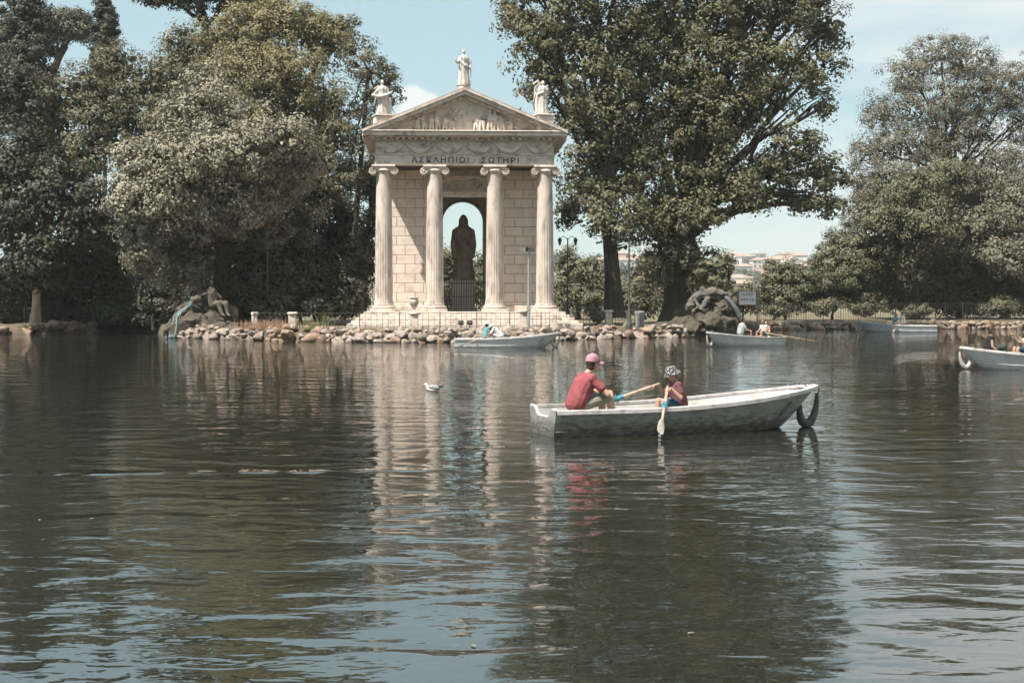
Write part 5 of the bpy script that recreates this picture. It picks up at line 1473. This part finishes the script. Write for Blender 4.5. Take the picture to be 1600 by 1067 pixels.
    if eyes:
        for q in (-1, 1):
            m_ = MB(); m_.ell((.086, q*.031, .012), (.012, .015, .009), 8, 6); headpart('eye', m_, HAIR)
    if shades:
        m_ = MB()
        for q in (-1, 1): m_.ell((.092, q*.034, .014), (.012, .032, .022), 10, 6); m_.tube([(.088, q*.06, .02), (.0, q*.082, .02)], .005, 5)
        headpart('sunglasses', m_, HAIR)
    if hat:
        kind, hm = hat
        m_ = MB()
        if kind == 'cap':
            prof = [(.0, .158)] if False else []
            for a in range(0, 91, 10): prof.append((max(.002, math.cos(R(a))), math.sin(R(a))))
            m_.lathe([(r_*.108, .028 + z*.118) for r_, z in prof], 24, (-.012, 0, 0), None, 1.05, .90)
            headpart('cap', m_, hm)
            v_ = MB(); rows = []
            for i in range(5):
                f = i/4
                for k in range(9):
                    a = R(-62 + k*15.5); rr_2 = .098 + f*.085*math.cos(a*1.15)
                    v_.v.append((-.005 + rr_2*math.cos(a), rr_2*.86*math.sin(a), .036 - .018*f - .03*(math.sin(a)**2)*f))
            for i in range(4):
                for k in range(8): v_.f.append((i*9+k, i*9+k+1, (i+1)*9+k+1, (i+1)*9+k))
            nb_ = len(v_.v); v_.v += [(x, y, z-.007) for x, y, z in v_.v]; v_.f += [tuple(i+nb_ for i in f_[::-1]) for f_ in v_.f]
            headpart('visor', v_, hm)
            b_ = MB(); b_.ell((-.012, 0, .149), (.01, .01, .006), 8, 6); headpart('button', b_, hm)
        elif kind == 'bucket':
            m_.lathe([(.168, -.012), (.170, -.006), (.125, .045), (.112, .058), (.108, .12), (.092, .148), (.05, .158), (.002, .16)], 28, (-.006, 0, 0), None, 1.04, .94)
            headpart('bucket_hat', m_, hm)
        else:
            m_.lathe([(.175, .018), (.178, .026), (.115, .04), (.106, .06), (.10, .115), (.075, .15), (.002, .16)], 24, (-.006, 0, 0), None, 1.04, .95)
            headpart('sun_hat', m_, hm)
    tag(body, label, 'person', group)
    return body
def seatJ(lean=.06, knees=.44, kz=.14, ank=-.30, arms=None, sp=.14, hx=0.0):
    """relaxed seated skeleton facing +x, origin on the seat"""
    J = dict(pelvis=(0, 0, .11), chest=(lean*.75, 0, .40), neck=(lean*1.1, 0, .54), head=(lean*1.3 + .02 + hx, 0, .69),
             shL=(lean*.95, .165, .475), shR=(lean*.95, -.165, .475), hpL=(.02, .09, .09), hpR=(.02, -.09, .09),
             knL=(knees, sp, kz), knR=(knees, -sp, kz), anL=(knees+.04, sp*.9, ank), anR=(knees+.04, -sp*.9, ank), toL=(knees+.18, sp*.95, ank-.04), toR=(knees+.18, -sp*.95, ank-.04))
    J.update(dict(elL=(lean+.10, .22, .24), elR=(lean+.10, -.22, .24), wrL=(lean+.32, .14, .22), wrR=(lean+.32, -.14, .22)))
    if arms: J.update(arms)
    return J
RED = cloth('tshirt_red', (.265, .075, .082)); KHAKI = cloth('shorts_khaki', (.22, .21, .165)); PINK = cloth('cap_pink', (.38, .20, .235))
MAUVE = cloth('tshirt_mauve', (.165, .074, .080)); NAVY = cloth('shorts_blue', (.035, .065, .11))
WHITE = cloth('cloth_white', (.56, .555, .54)); TEAL = cloth('cloth_teal', (.13, .30, .36)); GREY = cloth('tshirt_grey', (.33, .34, .34)); BLACK = cloth('tank_black', (.022, .02, .022)); DGREEN = cloth('trousers_dark', (.045, .055, .05))
PINKSKIN = cloth('top_coral', (.42, .24, .19))
# checked bucket hat
CHK = bpy.data.materials.new('checked_hat'); CHK.use_nodes = True
t = CHK.node_tree; b = t.nodes['Principled BSDF']; b.inputs['Roughness'].default_value = .9
co = t.nodes.new('ShaderNodeTexCoord'); ck = t.nodes.new('ShaderNodeTexVoronoi'); ck.inputs['Scale'].default_value = 58
t.links.new(co.outputs['Object'], ck.inputs['Vector'])
rp = t.nodes.new('ShaderNodeMapRange'); rp.inputs[1].default_value = .64; rp.inputs[2].default_value = .70; t.links.new(ck.outputs['Distance'], rp.inputs[0])
mx_ = t.nodes.new('ShaderNodeMix'); mx_.data_type = 'RGBA'; mx_.inputs[6].default_value = (.02, .02, .022, 1); mx_.inputs[7].default_value = (.50, .50, .48, 1)
t.links.new(rp.outputs[0], mx_.inputs[0]); t.links.new(mx_.outputs[2], b.inputs['Base Color'])

# father: sits at the stern facing the bow, arms crossed on his knees
JM = seatJ(.17, .47, .20, -.30, dict(elR=(.37, -.29, .25), wrR=(.47, -.03, .265), elL=(.36, .28, .25), wrL=(.50, .05, .285), shL=(.17, .175, .475), shR=(.17, -.175, .475)), .16)
JM['head'] = (.27, -.01, .685); JM['hdR'] = (.15, .9, .0); JM['hdL'] = (.15, -.9, -.05)
stool = HW(.50, -.06, .0)
make_person('man in red t-shirt and pink cap sitting at the stern of the front boat', HW(.50, -.08, .345), HB[1] + R(4), JM, 1.06, SKIN, RED, KHAKI, .60, .9, HAIR, False, ('cap', PINK), .0075,
            'people in the front boat', 30, (1, .16, -.02), eyes=True, palm=(0, 0, -1), wide=1.12)
# child: sits amidships facing the stern, hands on the oars
s_ = .80
JC = seatJ(.10, .40, .17, -.30, dict(elR=(.10, .0, 0), elL=(0, 0, 0)), .13)
child_loc = HW(2.24, -.04, .335)
ca = HB[1] + math.pi
def child_local(p):
    d = Vector(p) - child_loc; c, q = math.cos(-ca), math.sin(-ca)
    return Vector((d.x*c - d.y*q, d.x*q + d.y*c, d.z))/s_
nh = HW(1.98, -.17, .70); nt = HW(1.32, -1.42, .10)            # near oar: handle end, blade tip
fh = HW(1.95, .08, .735); ft = HW(.36, 1.56, -.05)
ndir = (nt-nh).normalized(); fdir = (ft-fh).normalized()
grip_n = child_local(nh + ndir*.09); grip_f = child_local(fh + fdir*.09)
JC['wrL'] = grip_n + Vector((-.075, 0, .015)); JC['wrR'] = grip_f + Vector((-.075, 0, .015))
for q in 'LR':
    sh = Vector(JC['sh'+q]); wr = JC['wr'+q]; mid = (sh+wr)/2; gap = max(0.0, .27**2 - ((wr-sh).length/2)**2)**.5
    dn = Vector((-.25, .45 if q == 'L' else -.45, -1)); ax = (wr-sh).normalized(); dn = (dn - ax*dn.dot(ax)).normalized()
    JC['el'+q] = mid + dn*gap
    JC['hd'+q] = Vector((1, 0, -.1))
JC['head'] = (.17, 0, .685)
kid = make_person('child in mauve t-shirt and checked bucket hat rowing the front boat', child_loc, ca, JC, s_, SKIN, MAUVE, NAVY, .60, .75, HAIR_B, False, ('bucket', CHK), .0085,
            'people in the front boat', 42, (1, .10, -.32), eyes=True, palm=(0, 0, -1))
MB().bbox(.118, .128, -.075, .06, .27, .37, .004).build('shirt_print', WHITE, kid, rot=(0, R(-4), 0))
oar('pale wooden oar with blue tape dipping over the near side of the front boat', nh, nt, .66, .026, face=(.75, 0, 1), blade=.46, bwid=.062, blade_m=mat('worn_blade', (.40, .36, .31), (.28, .25, .21), scale=9, c3=(.16, .13, .10), s3=12))
oar('wooden oar with blue tape reaching from the child to behind the man', fh, ft, .74, .028)
# drops falling from the blade
dp = MB(); rd = random.Random(4)
for k in range(16):
    f = rd.random(); dp.ell(nt + Vector((rd.uniform(-.02, .02), rd.uniform(-.02, .02), -.10*f - .004)), rd.uniform(.004, .009), 6, 5)
tag(dp.build('water_drops', mat('drop_water', (.6, .62, .62), rough=.1), None, smooth=True), 'water drops falling from the near oar blade', 'drops', kind='stuff')

def far_person(label, B, x, y, z, face, **kw):
    f = BWf(B); J = kw.pop('J', None) or seatJ(kw.pop('lean', .08)); sc2 = kw.pop('s', 1.0)
    return make_person(label, f(x, y, z), B[1] + face, J, sc2, voxel=.017, **kw)
# boat by the temple
far_person('person in white hat and teal top sitting in the boat before the temple', B2, 1.30, .05, .40, R(20), s=.92, shirt=TEAL, shorts=WHITE, hair=HAIR, hat=('sun', WHITE), long_hair=True, fem=True, group='people in the boat before the temple')
JB = seatJ(.36, .42, .2, -.3); JB['head'] = (.50, 0, .52); JB['neck'] = (.38, 0, .46)
far_person('person in white shirt and hat bending forward in the boat before the temple', B2, 2.05, .0, .40, R(176), J=JB, s=.95, shirt=WHITE, shorts=WHITE, sleeve=.9, hat=('sun', WHITE), head_dir=(1, 0, -.6), group='people in the boat before the temple')
f2 = BWf(B2)
oar('thin dark oar slanting into the water from the boat before the temple', f2(1.55, -.35, .55), f2(.05, -1.35, -.02), None, .022, WOOD, blade_m=mat('wet_dark_wood', (.07, .055, .045)))
oar('oar raised on the far side of the boat before the temple', f2(1.9, .25, .75), f2(3.1, 1.5, .35), None, .022)
# boat by the right rock
far_person('broad man in grey t-shirt seen from behind in the pale boat', B3, 2.45, .0, .50, R(180-20), s=1.02, shirt=GREY, shorts=DGREEN, hair=HAIR, wide=1.25, group='people in the pale boat by the right rock')
far_person('person with sunglasses and pale top facing left in the pale boat', B3, 1.05, .22, .46, R(5), s=.92, shirt=WHITE, shorts=NAVY, sleeve=0, hair=HAIR_B, long_hair=True, shades=True, fem=True, group='people in the pale boat by the right rock')
far_person('person in coral top leaning back at the stern of the pale boat', B3, .50, -.22, .40, R(25), lean=-.12, s=.92, skin=SKIN, shirt=PINKSKIN, shorts=PINKSKIN, sleeve=0, hair=HAIR_B, fem=True, group='people in the pale boat by the right rock')
f3 = BWf(B3)
oar('brown wooden oar held out to the right of the pale boat', f3(1.35, .35, .62), f3(-.55, 2.0, .20), None, .026, WOOD, blade_m=mat('brown_blade', (.26, .155, .09)), blade=.6)
# far boat on the right
far_person('person in teal shirt with back turned in the far blue grey boat', B4, 2.55, -.05, .44, R(60), s=1.0, shirt=TEAL, shorts=NAVY, hair=HAIR, group='people in the far boat', lean=.14)
far_person('person with long brown hair and white top in the far blue grey boat', B4, 2.15, .0, .56, R(20), s=1.0, shirt=WHITE, shorts=WHITE, sleeve=.2, hair=HAIR_B, long_hair=True, fem=True, group='people in the far boat')
f4 = BWf(B4)
oar('short pale oar hanging over the side of the far boat', f4(2.4, .45, .62), f4(2.95, 1.35, .02), None, .03)
# boat at the right edge
J5 = seatJ(.05, .42, .22, -.26, dict(elR=(.04, -.24, .22), wrR=(.20, -.26, .06), elL=(.06, .24, .22), wrL=(.26, .2, .2)))
far_person('woman in black tank top with dark bun and sunglasses sitting at the right edge', B5, 3.78, .02, .46, R(176), J=J5, s=1.0, skin=SKIN2, shirt=BLACK, shorts=DGREEN, sleeve=0, hair=HAIR, bun=True, shades=True, fem=True, trousers=True, leg=1.0, group='people in the right edge boat')
J6 = seatJ(.05, .42, .2, -.28, dict(elL=(.28, .20, .36), wrL=(.40, .17, .58), elR=(.28, -.2, .36), wrR=(.42, -.16, .56)))
far_person('person with raised forearms mostly outside the right edge', B5, 2.52, .0, .42, R(0), J=J6, s=1.0, skin=SKIN, shirt=WHITE, shorts=NAVY, hair=HAIR, group='people in the right edge boat', palm=(1, 0, 0))

# ------------------------------------------------------------------ gull
gw = P(677, 611, 32.2); gl = empty('gull', (gw.x, 32.2, 0), math.pi - .15)
FEW = mat('feather_white', (.62, .62, .61), (.54, .54, .53), scale=9, rough=.8); FEG = mat('feather_grey', (.28, .29, .30), (.24, .245, .25), scale=9, rough=.8); FEB = mat('feather_black', (.025, .025, .025))
gb = MB()
gb.tube([(-.19, 0, .075), (-.15, 0, .07), (-.06, 0, .045), (.04, 0, .04), (.11, 0, .06), (.14, 0, .09), (.15, 0, .13), (.165, 0, .15), (.20, 0, .15)], [.006, .03, .07, .08, .06, .042, .034, .036, .012], 14)
gb.ell((.168, 0, .152), (.042, .034, .034), 12, 8)
gb.build('body', FEW, gl, smooth=True, ang=80)
for q in (-1, 1):
    wg = MB(); wg.ell((-.03, q*.055, .085), (.135, .03, .052), 14, 8, (0, R(-8), q*.14)); wo_ = wg.build('wing', FEG, gl, smooth=True)
    MB().tube([(-.12, q*.035, .098), (-.2, q*.02, .108), (-.245, q*.012, .115)], [.022, .016, .003], 8).build('wing_tip', FEB, wo_, smooth=True)
    MB().ell((.185, q*.031, .158), .006, 6, 5).build('eye', FEB, gl)
MB().tube([(.20, 0, .15), (.235, 0, .146), (.25, 0, .138)], [.011, .008, .002], 8).build('beak', mat('beak_yellow', (.45, .30, .08)), gl, smooth=True)
tag(gl, 'white and grey gull swimming on the lake below the temple', 'gull')
pg = P(812, 172, 78.8); bd = empty('pigeon', (pg.x, 79.3, TZ + AP - (pg.x-TX)*SL + .03))
MB().tube([(-.14, 0, .06), (-.05, 0, .09), (.04, 0, .12), (.09, 0, .2), (.12, 0, .2)], [.015, .05, .055, .03, .008], 10).build('body', IRON, bd, smooth=True)
for q in (-1, 1): MB().tube([(0, q*.02, .08), (.01, q*.02, .0)], .006, 5).build('leg', IRON, bd)
tag(bd, 'dark pigeon perched on the right slope of the temple roof', 'pigeon')

# ------------------------------------------------------------------ far town on the hillside
rh = random.Random(11)
HOUSEC = [('cream', mat('far_wall_cream', (.48, .43, .37))), ('white', mat('far_wall_white', (.56, .545, .52))), ('pink', mat('far_wall_pink', (.44, .33, .28))), ('ochre', mat('far_wall_ochre', (.42, .32, .23)))]
RTILE = mat('far_roof_tile', (.34, .235, .19), (.28, .20, .16), scale=.5); FLATR = mat('far_roof_flat', (.5, .47, .43)); GLASSF = mat('far_window', (.06, .065, .075), rough=.2)
def house(px, Yh, wd, dp_, ht, ci, roof, label, windows=False, rz=0.0):
    X = (px - CX)*Yh/FPX; z = float(land_h(np.array(X), np.array(Yh)))
    r_ = empty('house', (X, Yh, z - 1.0), rz); cm = HOUSEC[ci][1]
    MB().box(-wd/2, wd/2, -dp_/2, dp_/2, -4, ht).build('wall', cm, r_)
    if roof == 'hip':
        o = .8; vs = [(-wd/2-o, -dp_/2-o, ht), (wd/2+o, -dp_/2-o, ht), (wd/2+o, dp_/2+o, ht), (-wd/2-o, dp_/2+o, ht), (-wd/4, 0, ht+2.6), (wd/4, 0, ht+2.6)]
        MB().add(vs, [(3, 2, 1, 0), (0, 1, 5, 4), (2, 3, 4, 5), (1, 2, 5), (3, 0, 4)]).build('roof', RTILE, r_)
    else:
        ro = MB().box(-wd/2-.4, wd/2+.4, -dp_/2-.4, dp_/2+.4, ht+.002, ht+.7).build('roof', FLATR, r_)
        MB().box(-wd*.1, wd*.2, -2, 2, ht+.702, ht+3.2).build('penthouse', cm, ro)
    nwin = int(wd//4.5); nf = int(ht//3.6)
    wmesh = MB().box(-.8, .8, -.06, .05, 0, 1.9).mesh('window', GLASSF)
    if windows:
        for a in range(nwin):
            for f in range(nf): inst('window', wmesh, r_, (-wd/2 + (a+.5)*wd/nwin, -dp_/2 - .02, 1.2 + f*3.4))
    tag(r_, label, 'house', 'houses on the far hillside')
house(1168, 1020, 44, 16, 15, 2, 'flat', 'long reddish block of flats on the far hillside left of the notice board top', True)
house(1181, 930, 30, 14, 10, 3, 'flat', 'ochre block of flats lowest on the far hillside', True)
house(1262, 1090, 40, 14, 9, 1, 'flat', 'long low white building on the far hillside above the bushes', True)
house(1150, 1130, 26, 14, 14, 0, 'flat', 'cream block of flats on the far hillside beside the plane tree', True)
nm = {0: 'small cream house among trees on the far hillside', 1: 'small white house among trees on the far hillside', 2: 'small pinkish house among trees on the far hillside', 3: 'small ochre house among trees on the far hillside'}
for i in range(62):
    px = rh.uniform(1095, 1345); Yh = rh.uniform(1080, 1490)
    ci = rh.choice((0, 0, 1, 1, 1, 2, 3)); w_ = rh.uniform(10, 24)
    house(px, Yh, w_, rh.uniform(9, 13), rh.uniform(6, 13), ci, (rf_ := rh.choice(('hip', 'hip', 'flat'))), nm[ci].replace('small', 'small tile roofed' if rf_ == 'hip' else 'small flat roofed'), rh.random() < .5, rh.uniform(-.5, .5))
for i in range(8):
    px = rh.uniform(935, 1000); ci = rh.choice((0, 1, 2)); house(px, rh.uniform(1150, 1450), rh.uniform(12, 24), 11, rh.uniform(7, 14), ci, 'hip', nm[ci].replace('among trees on', 'between the plane trunks on'), True, rh.uniform(-.4, .4))
# woods between the houses: one mass of crowns
LEAF_FAR = leafmat('leaf_far_wood', (.055, .066, .045), (.10, .112, .075), .1, .8, .1)
cl = []
for i in range(420):
    px = rh.uniform(860, 1420); Yh = rh.uniform(700, 1480); X = (px-CX)*Yh/FPX; z = float(land_h(np.array(X), np.array(Yh))); r3 = rh.uniform(3, 6.5)
    cl.append(((X, Yh, z + r3*.7), (r3*rh.uniform(.9, 1.5), r3, r3*rh.uniform(.7, 1.2))))
fw = leaves('far_wood', cl, .30, 1.7, LEAF_FAR, None, (0, 0, 0), 2.2, 99, .7, .7, .5, 0, .35)
tag(fw, 'dull green wood covering the far hillside between the houses', 'wood', kind='stuff')
# far tree line on the ridge
for i in range(7):
    px = rh.uniform(1110, 1330); Yh = rh.uniform(1440, 1500); X = (px-CX)*Yh/FPX; z = float(land_h(np.array(X), np.array(Yh)))
    rt_ = empty('ridge_pine', (X, Yh, z-.5))
    MB().tube([(0, 0, 0), (0, 0, 7)], [.5, .3], 6).build('trunk', BARK, rt_)
    leaves('crown', [((X, Yh, z+9), (rh.uniform(3, 5), 4, rh.uniform(2.5, 4)))], .6, 1.2, LEAF_FAR, rt_, (X, Yh, z-.5), 1.4, 200+i)
    tag(rt_, 'tiny tree standing on the far ridge against the sky', 'tree', 'trees on the far ridge')

# floating leaves and petals on the near water
fm = mat('floating_leaf', (.26, .22, .16), (.18, .15, .10), scale=9)
FL = [(62, 813, 'tiny dry leaf floating far left on the dark water'), (143, 811, 'pale dry leaf floating left below the long wake line'), (1345, 880, 'dry leaf floating on the bright water right of the plane reflection'),
      (740, 1010, 'dry leaf floating on the blue sky reflection at the bottom'), (1080, 990, 'dry leaf floating in the dark plane tree reflection at the bottom')]
for i, (px, py, lb_) in enumerate(FL):
    Yw = EYE*FPX/(py-HY); x = (px-CX)*Yw/FPX
    mb = MB(); a = rh.uniform(0, 6.28); ln = rh.uniform(.02, .032)
    pts = [(-1, 0, .0), (-.4, .42, .12), (.4, .35, .1), (1, 0, .03), (.4, -.35, .1), (-.4, -.42, .12)]
    mb.add([(p[0]*ln, p[1]*ln, p[2]*ln) for p in pts] + [(p[0]*ln, p[1]*ln, p[2]*ln - .004) for p in pts], [(0, 1, 2, 3, 4, 5), (11, 10, 9, 8, 7, 6)] + [(k, (k+1) % 6, (k+1) % 6 + 6, k+6) for k in range(6)])
    tag(mb.build('floating_leaf', fm, None, (x, Yw, .008), (0, 0, a)), lb_, 'leaf', 'leaves floating on the lake')

# ------------------------------------------------------------------ summer haze over the whole place
hz = MB().box(-4200, 4200, -600, 6200, -30.0, 95.0).build('haze', None)
hm = bpy.data.materials.new('haze_air'); hm.use_nodes = True
ht_ = hm.node_tree; ht_.nodes.clear()
pv = ht_.nodes.new('ShaderNodeVolumePrincipled'); ho = ht_.nodes.new('ShaderNodeOutputMaterial')
pv.inputs['Color'].default_value = (.92, .95, .96, 1); pv.inputs['Density'].default_value = 0.00019; pv.inputs['Anisotropy'].default_value = 0.2
ht_.links.new(pv.outputs[0], ho.inputs['Volume'])
hz.data.materials.append(hm)
hz['kind'] = 'stuff'; hz['label'] = 'thin pale summer haze in the air over the lake'
